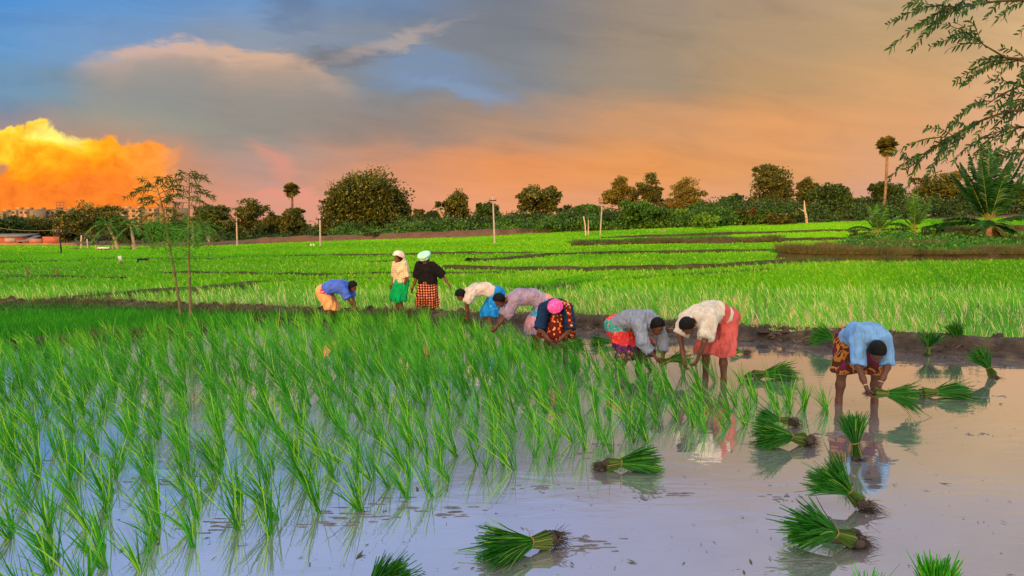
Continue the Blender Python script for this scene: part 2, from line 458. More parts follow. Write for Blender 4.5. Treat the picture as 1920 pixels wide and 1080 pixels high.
# the seed-bed line at the left and the low earth path in front of it
bund([(30,650),(110,640),(200,634),(300,628),(390,616)], 0.10, 0.30, M['bund_brown'], 0.15, 0.03, 2)
LINES = [([(-60,526),(60,527),(230,530)], .20, .3), ([(310,521),(430,522),(620,525)], .24, .35), ([(120,566),(300,553),(450,541),(600,532),(700,530)], .18, .3),
 ([(560,524),(700,521),(840,520),(960,518)], .18, .3),
 ([(830,512),(960,513),(1100,513),(1200,512),(1310,509),(1460,498),(1600,493)], .30, .4), ([(990,486),(1080,481),(1200,479),(1330,477),(1460,474)], .26, .4),
 ([(980,548),(1120,535),(1300,521),(1440,512)], .16, .3),
 ([(640,485),(760,483),(900,481),(1000,480)], .26, .4), ([(690,497),(760,495)], .2, .3), ([(1230,447),(1400,441),(1620,437),(1720,434)], .35, .5),
 ([(1240,459),(1460,456),(1620,452)], .35, .5), ([(430,487),(560,484),(640,482)], .2, .35), ([(150,490),(300,490),(420,491)], .18, .35),
 ([(1130,450),(1230,446)], .3, .5), ([(880,497),(950,492),(1010,487)], .3, .45), ([(-80,498),(60,496),(150,494)], .18, .35)]
for i, (pts, h, w) in enumerate(LINES):
    bund(pts, h, w, M['bund_dark'], 0.35, 0.05, 10+i)
bund([(1075,466),(1150,463),(1240,460),(1340,459),(1460,457)], .50, .6, M['bund_brown'], 0.35, 0.13, 40)
bund([(1462,488),(1520,491),(1640,492),(1780,492),(1940,491),(2080,492)], .62, .8, M['bund_brown'], 0.2, 0.14, 41)
bund([(1530,474),(1640,470),(1760,466)], .45, .9, M['bund_brown'], 0.3, 0.09, 42)
bund([(1765,441),(1850,439),(1990,437)], .65, .8, M['bund_brown'], 0.35, 0.08, 43)
# ---- water sheets
poly_sheet('water', [(-60, 1.2), (60, 1.2)] + [tuple(p[:2] + np.array([0, .05])) for p in [at(2400,670)] + FB[::-1] + [at(-100,578), at(-1500,578)]], 0.0, M['water'])
back = [tuple(p[:2] + np.array([0, .25])) for p in FB]
poly_sheet('paddy_water', [(-60, back[0][1])] + back + [(60, back[-1][1]), (60, 27.5), (-60, 27.5)], 0.035, M['water2'])

# ---- far bank, and an unseen ridge added behind the camera to shade the foreground
def bank():
    xs = np.linspace(-46, 62, 220); V = []
    prof = [(-0.9, -0.1), (-0.2, 0.30), (0.5, 0.75), (1.6, 0.95), (3.0, 0.9), (5.0, 0.2), (7.0, -0.2)]
    for x in xs:
        y0 = float(far_edge(x)) + 1.0; g = float(ground_h(x, y0)); a = 0.3 + 0.6*min(1, max(0, (x+42)/14))*(1 if x < 8 else max(0.0, 1-(x-8)/12)) - (.15 if x > 20 else 0)
        for dy, dz in prof: V.append((x, y0+dy, g+dz*a))
    V = np.array(V); V[:, 2] += 0.16*vnoise(V*np.array([.8, .8, .8]), 77, 4); V[:, 1] += 0.25*vnoise(V*0.7, 78, 3)
    kk = len(prof); i = np.arange(len(xs)-1)[:, None]*kk + np.arange(kk-1)[None, :]
    F = np.stack([i, i+kk, i+kk+1, i+1], -1).reshape(-1, 4)
    tag(link('earth_bank', mesh_np('earth_bank', V, F, M['bank'], True)), kind='structure')
bank()
def shade_ridge():  # made-up ridge out of view; its height sets how far the shade reaches
    xs = np.linspace(-520, 420, 180); prof = [(-120, 0), (-60, .45), (-20, .9), (0, 1.0), (25, .85), (70, .4), (120, 0)]
    V = []
    for x in xs:
        h = SHADE_RIDGE_H*(1 + 0.10*math.sin(x*.021+1) + 0.06*math.sin(x*.067)) * min(1, (x+520)/60, (420-x)/60)
        for dy, k in prof: V.append((x, -230+dy, h*k-.3))
    V = np.array(V); V[:, 2] += 0.8*vnoise(V*0.05, 12, 3)*(V[:, 2] > 1)
    kk = len(prof); i = np.arange(len(xs)-1)[:, None]*kk + np.arange(kk-1)[None, :]
    F = np.stack([i, i+kk, i+kk+1, i+1], -1).reshape(-1, 4)
    tag(link('shade_ridge', mesh_np('shade_ridge', V, F, M['shade_ridge_mat'], True)), kind='structure')
SHADE_RIDGE_H = 26.8
shade_ridge()

# ================================================================== RICE
M['rice_near'] = leaf_mat('rice_leaf', (12,90,4), (62,168,8), (140,194,40), 0.11, 0.22, 0.45, 0.9)
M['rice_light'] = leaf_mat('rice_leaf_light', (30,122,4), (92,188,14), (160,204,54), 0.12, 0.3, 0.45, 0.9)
M['rice_mid'] = leaf_mat('rice_leaf_pale', (48,136,6), (118,192,20), (214,222,130), 0.16, 0.35, 0.5, 0.22, patch=.5)
M['rice_far'] = leaf_mat('rice_leaf_far', (60,142,0), (116,194,2), (136,196,20), 0.12, 0.35, 0.6, 0.05, patch=.62)
M['rice_bed'] = leaf_mat('seed_bed_leaf', (26,118,14), (60,164,22), (100,176,36), 0.12, 0.35, 0.5, 0.6)
def unit(a): return a / (np.linalg.norm(a, axis=-1, keepdims=True) + 1e-9)
def blades(base, d0, bend, L, w, seg=3, wprof=None, r=None):
    """curved grass blades; base,d0,bend (N,3), L,w (N,)"""
    r = r or rng
    N = len(base); ts = np.linspace(0, 1, seg+1)
    wp = np.interp(ts, [0, .3, .7, 1], [.7, 1, .8, .08]) if wprof is None else wprof
    an = r.uniform(0, 2*np.pi, N)
    h = np.stack([np.cos(an), np.sin(an), np.zeros(N)], 1)
    side = unit(np.cross(unit(d0), h) + 1e-6)
    V = np.zeros((N, seg+1, 2, 3))
    for k, t in enumerate(ts):
        c = base + d0*(L*t)[:, None] + bend*(L*t*t)[:, None]
        s = side*(w*wp[k]*0.5)[:, None]
        V[:, k, 0] = c - s; V[:, k, 1] = c + s
    idx = np.arange(N)[:, None]*(seg+1)*2 + np.arange(seg)[None, :]*2
    F = np.stack([idx, idx+1, idx+3, idx+2], -1).reshape(-1, 4)
    return V.reshape(-1, 3), F
def clump_blades(centers, nb, h, lean, spread, w, seg=3, r=None, foot=0.025, dz=-0.02):
    r = r or rng
    N = len(centers); M_ = N*nb
    b = np.repeat(centers, nb, 0).astype(float)
    b[:, :2] += r.normal(0, foot, (M_, 2)); b[:, 2] += dz
    ln = np.repeat(lean, nb, 0)
    d0 = np.stack([ln[:, 0]*0.7 + r.normal(0, spread, M_), ln[:, 1]*0.7 + r.normal(0, spread, M_), np.ones(M_)], 1)
    d0 = unit(d0)
    bend = np.stack([ln[:, 0]*0.16 + r.normal(0, spread*.45, M_), ln[:, 1]*.35 + r.normal(0, spread*.6, M_), -0.02 - 0.16*r.random(M_)**4], 1)
    L = np.repeat(h, nb)*r.uniform(0.55, 1.08, M_)
    ww = w*r.uniform(.7, 1.25, M_)
    return blades(b, d0, bend, L, ww, seg, None, r)
def in_poly(px, py, poly):
    poly = np.asarray(poly, float); res = np.zeros(px.shape, bool); j = len(poly)-1
    for i in range(len(poly)):
        xi, yi = poly[i]; xj, yj = poly[j]
        c = ((yi > py) != (yj > py)) & (px < (xj-xi)*(py-yi)/(yj-yi+1e-9)+xi)
        res ^= c; j = i
    return res
PLANTED = [at(x, y)[:2] for x, y in [(-900,1180),(120,1180),(330,1075),(450,1015),(620,985),(740,955),(860,925),(980,900),(1060,868),(1150,850),(1240,826),(1330,812),(1440,792),(1545,786),(1580,752),(1480,728),(1400,716),(1250,697),(1120,682),(1050,655),(900,622),(760,606),(600,606),(430,612),(330,622),(200,640),(0,655),(-500,668)]]
def main_rice():
    # planted in rows that run away to the left
    ang = R(24); s = 0.280
    g = np.arange(-110, 110)
    A, B = np.meshgrid(g, g)
    A = A.ravel()*s; B = B.ravel()*s*1.02
    X = A*np.cos(ang) - B*np.sin(ang); Y = A*np.sin(ang) + B*np.cos(ang) + 9
    X = X + rng.normal(0, .05, X.shape); Y = Y + rng.normal(0, .05, Y.shape)
    k = in_poly(X, Y, PLANTED) & (rng.random(X.shape) > 0.03) & (Y > 3.2) & (np.abs(X) < 0.75*Y + 1.5)
    X, Y = X[k], Y[k]
    C = np.stack([X, Y, np.zeros_like(X)], 1)
    pxx, pyy = proj(C)
    keep = rng.random(len(C)) < 1 - .45*np.clip((pxx-1020)/260, 0, 1)*(pyy < 760) - .30*np.clip((Y-10)/4, 0, 1)*(pxx < 620)
    C, X, Y, pxx, pyy = C[keep], X[keep], Y[keep], pxx[keep], pyy[keep]
    depth = Y.copy()
    vis = (pxx > -30) & (pxx < 1950) & (pyy > 600) & (pyy < 1130)
    order = np.argsort(np.where(vis, depth, 1e9))
    near = order[:300]; rest = np.setdiff1d(np.arange(len(C)), near)
    # shared clump meshes
    shapes = []
    for i in range(14):
        r = np.random.default_rng(100+i)
        ln = np.array([[-0.50 + r.normal(0, .16), r.normal(0.0, .14)]])
        V, F = clump_blades(np.zeros((1, 3)), 17 + int(r.integers(0, 10)), np.array([0.47*r.uniform(.74, 1.14)]), ln, 0.22, 0.0082, 4, r, 0.011)
        shapes.append(mesh_np('rice_clump', V, F, M['rice_near']))
    for n, i in enumerate(near):
        o = link('rice_clump', shapes[n % 14]); o.location = C[i].tolist()
        o.rotation_euler = (0, 0, float(rng.normal(0, .28))); sc = float(rng.uniform(.82, 1.12)); o.scale = (sc, sc, sc)
        tag(o, 'green rice clump leaning left in the flooded foreground of the near paddy', 'rice plant', 'rice clumps in the foreground water')
    C2 = C[rest]; N = len(C2)
    # plants stand straighter and taller toward the back of the plot
    f = np.clip((C2[:, 1]-6)/6, 0, 1)
    lean = np.stack([-0.50 + 0.10*f + rng.normal(0, .15, N), rng.normal(0, .13, N)], 1)
    V, F = clump_blades(C2, 18, 0.49*(1+.04*f)*rng.uniform(.68, 1.18, N), lean, 0.21, 0.0096, 3, foot=0.013)
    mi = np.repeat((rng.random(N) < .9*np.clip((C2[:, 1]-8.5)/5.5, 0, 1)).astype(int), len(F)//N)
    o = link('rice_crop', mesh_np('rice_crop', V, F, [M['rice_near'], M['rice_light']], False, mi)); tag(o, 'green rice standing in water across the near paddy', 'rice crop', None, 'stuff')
    return C
RICE_C = main_rice()
def dist_bunds(X, Y, skip=1):
    D = np.full(X.shape, 1e9)
    for P, w in BUNDS:
        Q = P[::2]
        lo, hi = Q.min(0)-2, Q.max(0)+2
        k = (X > lo[0]) & (X < hi[0]) & (Y > lo[1]) & (Y < hi[1])
        if not k.any(): continue
        d = np.full(k.sum(), 1e9)
        for q in Q: d = np.minimum(d, (X[k]-q[0])**2 + (Y[k]-q[1])**2)
        D[k] = np.minimum(D[k], np.sqrt(d) - w*0.95)
    return D
def second_rice():
    """younger transplanted rice in the wide paddy beyond the front bund"""
    ang = R(-18); s = 0.285; g = np.arange(-190, 190)
    A, B = np.meshgrid(g, g); A = A.ravel()*s; B = B.ravel()*s
    X = A*np.cos(ang) - B*np.sin(ang); Y = A*np.sin(ang) + B*np.cos(ang) + 26
    X = X + rng.normal(0, .05, X.shape); Y = Y + rng.normal(0, .05, Y.shape)
    fx = np.array([p[0] for p in BP]); fy = np.array([p[1] for p in BP])
    yb = np.interp(X, fx, fy, left=fy[0]+1.0, right=fy[-1])
    k = (Y > yb + .55) & (Y < 37) & (np.abs(X) < .73*Y + 1)
    X, Y = X[k], Y[k]
    pxx, pyy = proj(np.stack([X, Y, ground_h(X, Y)], 1))
    k = (dist_bunds(X, Y) > 0.12) & ~((pxx > 1450) & (pyy < 492)); X, Y = X[k], Y[k]
    C = np.stack([X, Y, ground_h(X, Y) + .03], 1); N = len(C)
    lean = np.stack([-0.38 + rng.normal(0, .14, N), rng.normal(0, .12, N)], 1)
    f = np.clip((Y-14)/14, 0, 1)
    V, F = clump_blades(C, 8, 0.31*rng.uniform(.75, 1.15, N), lean, 0.16, 0.016, 2, foot=0.03)
    tag(link('young_rice', mesh_np('young_rice', V, F, M['rice_mid'])), 'pale young rice across the wide paddy behind the mud bund', 'rice crop', None, 'stuff')
second_rice()
def far_rice():
    n = 150000
    Y = 25.5 + (rng.random(n)**1.35)*63; X = rng.uniform(-1, 1, n)*(.72*Y+3)
    pxx, pyy = proj(np.stack([X, Y, ground_h(X, Y)], 1))
    k = (Y < far_edge(X)) & (dist_bunds(X, Y) > 0.15) & ~((pxx > 1465) & (pyy < 490) & (pyy > 462)) & ~((pxx > 1590) & (pyy < 470) & (pyy > 443))
    X, Y = X[k], Y[k]; N = len(X)
    C = np.stack([X, Y, ground_h(X, Y)], 1)
    lean = np.stack([-0.3 + rng.normal(0, .2, N), rng.normal(0, .2, N)], 1)
    h = 0.30*rng.uniform(.7, 1.1, N)*(0.9 + 0.25*vnoise(C[:, :2]*.35, 4, 2))
    V, F = clump_blades(C, 4, h, lean, 0.25, 0.0, 1, foot=0.12)
    # widen with distance: tufts, not single leaves
    V = V.reshape(N, 4, 2, 2, 3); mid = V.mean(3, keepdims=True)
    dirs = unit(np.stack([np.ones((N, 4)), rng.normal(0, .5, (N, 4)), np.zeros((N, 4))], -1))
    ww = (0.016 + 0.0009*Y)[:, None]*rng.uniform(.7, 1.3, (N, 4))
    for j, kf in ((0, 1.0), (1, 0.35)):
        V[:, :, j, 0] = mid[:, :, j, 0] - dirs*(ww*kf)[..., None]; V[:, :, j, 1] = mid[:, :, j, 0] + dirs*(ww*kf)[..., None]
    tag(link('far_rice', mesh_np('far_rice', V.reshape(-1, 3), F, M['rice_far'])), 'bright green rice covering the terraced fields far off', 'rice crop', None, 'stuff')
far_rice()
def seed_bed():
    """dense dark seedlings between the low path and the front bund, far left"""
    n = 9000
    poly = [at(x, y)[:2] for x, y in [(-400,600),(60,592),(200,592),(340,598),(470,604),(420,612),(300,624),(200,630),(100,637),(-400,650)]]
    lo = np.min(poly, 0); hi = np.max(poly, 0)
    X = rng.uniform(lo[0], hi[0], n*4); Y = rng.uniform(lo[1], hi[1], n*4)
    k = in_poly(X, Y, poly); X, Y = X[k][:n], Y[k][:n]; N = len(X)
    C = np.stack([X, Y, np.zeros(N)], 1); lean = rng.normal(0, .12, (N, 2)); lean[:, 0] -= .1
    V, F = clump_blades(C, 6, .27*rng.uniform(.7, 1.1, N), lean, .12, .012, 2, foot=.03)
    tag(link('seed_bed', mesh_np('seed_bed', V, F, M['rice_bed'])), 'dense dark green seed bed at the left beside the low bund', 'seed bed', None, 'stuff')
seed_bed()
# ---- grass and litter along the bunds
M['dry_grass'] = leaf_mat('dry_grass_leaf', (70,66,42), (126,116,78), (78,100,40), 0.36, 0.25, 0.8, 1.0)
M['weed'] = leaf_mat('weed_leaf', (30,84,20), (66,128,34), (110,150,60), 0.15, 0.35, 0.5, 0.9)
def dry_grass():
    parts = []
    def along(P, n, w, h, z0, wd, lean=0.0, back=0.0):
        i = rng.integers(0, len(P)-1, n); t = rng.random(n)[:, None]
        c = P[i]*(1-t) + P[i+1]*t
        c[:, 1] += rng.uniform(-w, w, n) + back; c[:, 2] = ground_h(c[:, 0], c[:, 1]) + z0
        q = 1 + .85*vnoise(c[:, :2]*.9, 21, 3); c = c[q > .5]; q = q[q > .5]; n = len(c)
        parts.append(clump_blades(c, 5, h*rng.uniform(.4, 1.25, n)*q, rng.normal(0, .35, (n, 2)), .45, wd, 2, foot=.05))
    g = lambda pts: resample(np.array([at_g(*p) for p in pts]), .3)
    along(g([(1462,488),(1520,491),(1640,492),(1780,492),(1940,491)]), 6000, .6, .42, .45, .018)
    along(g([(1462,488),(1520,491),(1640,492),(1780,492),(1940,491)]), 6000, .3, .36, .05, .016, 0, -.62)
    along(g([(1530,474),(1640,470),(1760,466)]), 1300, .7, .38, .3, .02)
    along(g([(1765,441),(1850,439),(1990,437)]), 700, .5, .35, .5, .03)
    along(g([(1075,466),(1150,463),(1240,460),(1460,457)]), 2200, .5, .34, .25, .03); along(g([(1075,466),(1150,463),(1240,460)]), 1400, .2, .30, .05, .03, 0, -.5)
    along(np.array(FB), 900, .22, .17, .2, .008)
    along(np.array(FB)[:9], 500, .30, .20, .18, .010)
    along(g([(30,650),(110,640),(200,634),(300,628),(390,616)]), 700, .28, .16, .06, .010)
    V, F = cat_vf(parts)
    tag(link('dry_grass', mesh_np('dry_grass', V, F, M['dry_grass'])), 'dry brown grass along the tops of the bunds', 'grass', None, 'stuff')
dry_grass()
def bund_clods():
    """lumps of mud and lengths of straw lying on the front bund and at its foot"""
    P = np.array(FB); P = resample(P, .05); n = 1500
    i = rng.integers(0, len(P), n); off = rng.normal(-.15, .30, n); c = P[i].copy(); c[:, 1] += -off*0 + rng.uniform(-.62, .38, n)
    dy = c[:, 1] - P[i][:, 1]; c[:, 2] = np.interp(dy, [-.62, -.34, -.2, -.1, .2, .38], [.005, .03, .13, .22, .25, .12])
    parts = []; m = 6
    for k in range(n):
        r0 = rng.lognormal(-3.5, .45); th = np.linspace(0, 2*np.pi, m, endpoint=False); kk = rng.uniform(.6, 1.3, m)
        a = np.stack([np.cos(th)*r0*kk*1.3, np.sin(th)*r0*kk, np.full(m, -r0*.4)], 1) + c[k]; b = np.stack([np.cos(th+.4)*r0*.6*kk, np.sin(th+.4)*r0*.6*kk, r0*rng.uniform(.3, .9, m)], 1) + c[k]
        V = np.concatenate([a, b]); F = [(q, (q+1) % m, m+(q+1) % m, m+q) for q in range(m)] + [(m, m+1, m+2, m+3), (m+3, m+4, m+5, m)]
        parts.append((V, np.array(F)))
    V, F = cat_vf(parts); tag(link('mud_clods', mesh_np('mud_clods', V, F, M['bund_mud'])), 'clods of dark mud along the front bund', 'mud', None, 'stuff')
    n = 520; i = rng.integers(0, len(P), n); c = P[i].copy(); dy = rng.uniform(-.45, .35, n); c[:, 1] += dy
    c[:, 2] = np.interp(dy, [-.62, -.34, -.2, -.1, .2, .38], [.02, .06, .17, .27, .31, .19])
    an = rng.uniform(0, 6.28, n); d = np.stack([np.cos(an), np.sin(an)*.6, rng.normal(0, .35, n)], 1)
    V, F = blades(c, d, np.zeros((n, 3)) - [0, 0, .3], rng.uniform(.08, .28, n), np.full(n, .012), 2)
    tag(link('straw', mesh_np('straw', V, F, M['straw_bits'])), 'bits of pale straw strewn on the front bund', 'straw', None, 'stuff')
M['straw_bits'] = leaf_mat('straw_bit', (96,80,52), (170,148,104), None, .1, .1, .8)
bund_clods()
def bund_weeds():
    parts = []
    g = lambda pts: resample(np.array([at_g(*p) for p in pts]), .3)
    for pts, h, w in LINES:
        P = g(pts); n = int(len(P)*7)
        i = rng.integers(0, len(P), n); c = P[i].copy(); c[:, :2] += rng.normal(0, .2, (n, 2)); c[:, 1] += .12
        c[:, 2] = ground_h(c[:, 0], c[:, 1]) + h*.75
        parts.append(clump_blades(c, 4, .16*rng.uniform(.5, 1.3, n), rng.normal(0, .3, (n, 2)), .35, .018, 2, foot=.06))
    P = np.array(FB); n = 5200
    i = rng.integers(0, 8, n); i[:1900] = rng.integers(0, 2, 1900); t = rng.random(n)[:, None]; c = P[i]*(1-t)+P[i+1]*t; c[:, 1] += np.where(np.arange(n) < 1900, rng.uniform(-.7, .4, n), np.where(np.arange(n) < 3600, rng.uniform(-.62, -.30, n), rng.uniform(.05, .42, n))); c[:, 2] = np.where(np.abs(c[:, 1]) > 0, .08, .08)
    parts.append(clump_blades(c, 5, .2*rng.uniform(.5, 1.3, n), rng.normal(0, .3, (n, 2)), .35, .010, 2, foot=.05))
    for pts, dy, n in (([(1462,488),(1640,492),(1940,491)], .35, 3000), ([(1075,466),(1240,460),(1460,457)], .3, 1200)):
        P = g(pts); i = rng.integers(0, len(P), n); c = P[i].copy(); c[:, 0] += rng.normal(0, .2, n); c[:, 1] += dy + rng.normal(0, .28, n); c[:, 2] = ground_h(c[:, 0], c[:, 1]) + .40
        parts.append(clump_blades(c, 5, .34*rng.uniform(.4, 1.3, n)*(1 + .5*vnoise(c[:, :2]*.7, 8, 2)), rng.normal(0, .3, (n, 2)), .4, .018, 2, foot=.06))
    V, F = cat_vf(parts)
    tag(link('bund_grass', mesh_np('bund_grass', V, F, M['weed'])), 'short green grass growing on the field bunds', 'grass', None, 'stuff')
bund_weeds()
def leaf_cards(C, size, r, up=0.3, el=1.6):
    """many small pointed leaves"""
    N = len(C); n = unit(r.normal(0, 1, (N, 3)) + np.array([0, 0, up])); a = unit(np.cross(n, r.normal(0, 1, (N, 3)))); b = np.cross(n, a)
    s = (size*r.uniform(.6, 1.3, N))[:, None]
    V = np.stack([C - a*s*el*.5, C - b*s*.5 + n*s*.12, C + a*s*el*.5, C + b*s*.5 + n*s*.12], 1)
    return V.reshape(-1, 3), np.arange(N*4).reshape(-1, 4)
def weeds():
    n = 5200
    poly = [(1560,468),(1620,452),(1700,446),(1800,444),(1960,440),(1960,476),(1780,474),(1640,476)]
    px = rng.uniform(1560, 1960, n*3); py = rng.uniform(438, 478, n*3); k = in_poly(px, py, poly); px, py = px[k][:n], py[k][:n]
    C = np.array([at_g(a, b) for a, b in zip(px[:900], py[:900])])
    C = C[rng.integers(0, len(C), 14000)]; C[:, :2] += rng.normal(0, .35, (len(C), 2))
    hh = .42*(1 + .55*vnoise(C[:, :2]*.9, 31, 3)); C[:, 2] = ground_h(C[:, 0], C[:, 1]) + rng.random(len(C))*np.clip(hh, .12, 1)*1.2
    V, F = leaf_cards(C, .11, rng, .8)
    tag(link('weeds', mesh_np('weeds', V, F, M['weed'])), 'leafy green weeds on the raised plot behind the dry grass', 'weeds', None, 'stuff')
weeds()
# ---- floating bits and mud lumps on the open water
M['litter'] = rough_mat('litter', (40,34,26), (84,72,48), 6, 0.8, 0, (96,104,52))
M['wet_lump'] = rough_mat('mud_lump', (44,42,46), (84,82,90), 9, 0.25, 0.5, (60,56,58), spec=0.6)
def litter():
    parts = []
    pts = []
    for _ in range(300):
        px, py = rng.uniform(700, 1920), rng.uniform(690, 1080)
        p = at(px, py)
        if in_poly(np.array([p[0]]), np.array([p[1]]), PLANTED)[0]: continue
        pts.append(p)
    for _ in range(260):
        px, py = rng.uniform(0, 1200), rng.uniform(760, 1080); pts.append(at(px, py))
    C = np.array(pts); C[:, 2] = .004 + rng.random(len(C))*.006; N = len(C)
    an = rng.uniform(0, 6.28, N); L = rng.lognormal(-4.35, .6, N); wd = L*rng.uniform(.12, .6, N)
    d = np.stack([np.cos(an), np.sin(an), rng.normal(0, .12, N)], 1); s = np.stack([-np.sin(an), np.cos(an), rng.normal(0, .2, N)], 1)
    V = np.stack([C - d*L[:, None], C - s*wd[:, None]*.6, C + d*L[:, None]*.9, C + s*wd[:, None]*.5], 1).reshape(-1, 3)
    V[:, 2] = np.maximum(V[:, 2], .003)
    tag(link('floating_debris', mesh_np('floating_debris', V, np.arange(4*N).reshape(-1, 4), M['litter'])), 'bits of leaf and straw floating on the muddy water', 'debris', None, 'stuff')
litter()
def mud_patches():
    spots = [(760,950,.30,.12),(700,965,.3,.10),(620,985,.22,.08),(860,960,.22,.05),(1010,915,.16,.06),(1065,855,.18,.06),(1140,835,.15,.05),(1460,935,.14,.06),(1240,925,.22,.05),(1205,935,.08,.03),(1690,682,.26,.10),(1770,682,.22,.06),(1840,742,.25,.07),(1560,812,.2,.06),(1650,868,.2,.07),(1520,1055,.2,.05),(1830,815,.1,.03),(1130,1025,.24,.05),(1080,1010,.22,.07),(1385,658,.30,.10),(1250,640,.4,.09),(1210,650,.25,.06),(1300,665,.35,.07),(1690,635,.5,.12),(1560,672,.25,.06),(400,985,.3,.07),(170,860,.3,.07),(320,900,.25,.06),(1120,610,.7,.12),(1180,607,.5,.1),(1215,868,.1,.04),(930,1000,.05,.03)]
    parts = []
    for i, (px, py, a, b) in enumerate(spots):
        c = at(px, py); r = np.random.default_rng(500+i)
        for j in range(15):
            cc = c + np.array([r.normal(0, a*.62), r.normal(0, b*.9), 0]); ra, rb = a*r.uniform(.06, .42), b*r.uniform(.03, .16)
            n = 9; th = np.linspace(0, 2*np.pi, n, endpoint=False); k = r.uniform(.35, 1.3, n)
            ring = np.stack([np.cos(th)*ra*k, np.sin(th)*rb*k, np.full(n, -.004)], 1) + cc
            mid = np.stack([np.cos(th)*ra*k*.55, np.sin(th)*rb*k*.55, np.full(n, .0035)*r.uniform(.3, 1.8, n)], 1) + cc
            V = np.concatenate([ring, mid, [cc + [0, 0, .005]]])
            F = [(q, (q+1) % n, n+(q+1) % n, n+q) for q in range(n)] + [(n+q, n+(q+1) % n, 2*n, 2*n) for q in range(n)]
            parts.append((V, np.array(F)))
    V, F = cat_vf(parts)
    me = bpy.data.meshes.new('mud_scum'); me.from_pydata(V.tolist(), [], [tuple(dict.fromkeys(f)) for f in F.tolist()]); me.materials.append(M['wet_lump'])
    tag(link('mud_scum', me), 'small wet mud lumps breaking the water surface', 'mud', None, 'stuff')
mud_patches()
# ================================================================== TREES
M['bark'] = rough_mat('bark', (58,46,36), (100,82,62), 3.0, 0.95, 0.6, world=False)
M['bark_pale'] = rough_mat('bark_pale', (150,130,104), (196,178,150), 2.0, 0.9, 0.3, world=False)
M['bark_palm'] = rough_mat('palm_bark', (92,74,58), (150,124,98), 2.5, 0.95, 0.5, world=False)
LEAF = {
 'dark':   leaf_mat('leaf_dark', (32,42,8), (94,102,26), (124,122,40), .15, .25, .55, .35),
 'deep':   leaf_mat('leaf_deep', (20,42,10), (60,92,24), (84,108,34), .15, .25, .5, .35),
 'olive':  leaf_mat('leaf_olive', (52,62,20), (92,98,34), (112,112,42), .2, .3, .6, .4),
 'gold':   leaf_mat('leaf_gold', (84,86,26), (128,120,40), (150,130,44), .25, .35, .6, .5),
 'mid':    leaf_mat('leaf_mid', (34,76,18), (72,118,30), (88,130,40), .2, .3, .55, .4),
 'bright': leaf_mat('leaf_bright', (54,104,22), (98,146,40), (120,160,52), .2, .35, .5, .5),
 'red':    leaf_mat('leaf_red', (96,54,34), (136,82,50), (120,90,50), .2, .3, .7, .6),
 'palm':   leaf_mat('leaf_palm', (30,82,22), (66,124,34), (120,130,50), .08, .3, .45, 1.0),
 'palm_dark': leaf_mat('leaf_palm_dark', (16,60,24), (38,92,34), (60,110,44), .1, .25, .45, 1.0),
 'palmyra': leaf_mat('leaf_palmyra', (70,76,26), (116,112,40), (150,130,60), .2, .25, .5, 1.0),
 'sapling': leaf_mat('leaf_sapling', (30,58,14), (58,86,26), (86,104,34), .2, .35, .6, 2.0),
 'feather': leaf_mat('leaf_feather', (34,104,18), (70,140,34), (96,150,44), .15, .4, .6, 2.0),
 'branch': leaf_mat('leaf_branch', (16,50,14), (38,88,28), (66,116,44), .14, .35, .45, 3.0),
}
def crown_pts(lobes, n, r, fuzz=0.16, shell=0.55, clump=0.16, per=16):
    """leaf centres gathered into tufts over the outer part of several lobes"""
    vol = np.array([l[3]*l[4]*l[5] for l in lobes])**.67; pr = vol/vol.sum()
    out = []
    for l, p in zip(lobes, pr):
        m = max(20, int(n*p)); c = np.array(l[:3]); ax = np.array(l[3:6])
        nt = max(8, int(m/per))
        d = unit(r.normal(0, 1, (nt, 3))); d[:, 2] = np.where(d[:, 2] < -.35, -d[:, 2]*.6, d[:, 2]); d = unit(d)
        rad = shell + (1-shell)*r.random(nt)**.5
        rad *= 1 + fuzz*vnoise(d*2.3, int(r.integers(1e6)), 3)
        T = c + d*rad[:, None]*ax
        i = r.integers(0, nt, m); sz = clump*ax.mean()
        out.append(T[i] + np.clip(r.normal(0, 1, (m, 3)), -1.6, 1.6)*sz*np.array([1, 1, .62]))
    return np.concatenate(out)
def add_tree(name, label, cat, base, trunk_h, lobes, n, leaf, size, seed, bark='bark', trunk_r=.25, group='trees beyond the fields', lean=(0, 0), clump=.16, fuzz=.18, shell=.55, up=.5, limbs=True, per=16):
    """lobes in metres from the trunk foot"""
    r = np.random.default_rng(seed)
    root = empty(name, base, label, cat, 0, group)
    P = crown_pts(lobes, n, r, fuzz, shell, clump, per)
    V, F = leaf_cards(P, size, r, up)
    link('crown', mesh_np('crown', V, F, LEAF[leaf]), root)
    top = np.array([lean[0], lean[1], trunk_h])
    k = np.linspace(0, 1, 6)[:, None]; pts = top*k + np.array([1, .6, 0])*(np.sin(k*5+seed)*.06*trunk_h*k*(1-k)*2)
    parts = [tube(pts, np.linspace(trunk_r, trunk_r*.55, 6), 8)]
    if limbs:
        for l in lobes[:9]:
            e = np.array(l[:3]); mid = (top*.8 + e*.2) + np.array([0, 0, .1*trunk_h])
            parts.append(tube(np.array([top*.82, mid*.6 + e*.4 - np.array([0, 0, .1]), e]), [trunk_r*.5, trunk_r*.33, trunk_r*.14], 6))
    V, F = cat_vf(parts)
    link('trunk', mesh_np('trunk', V, F, M[bark], True), root)
    return root
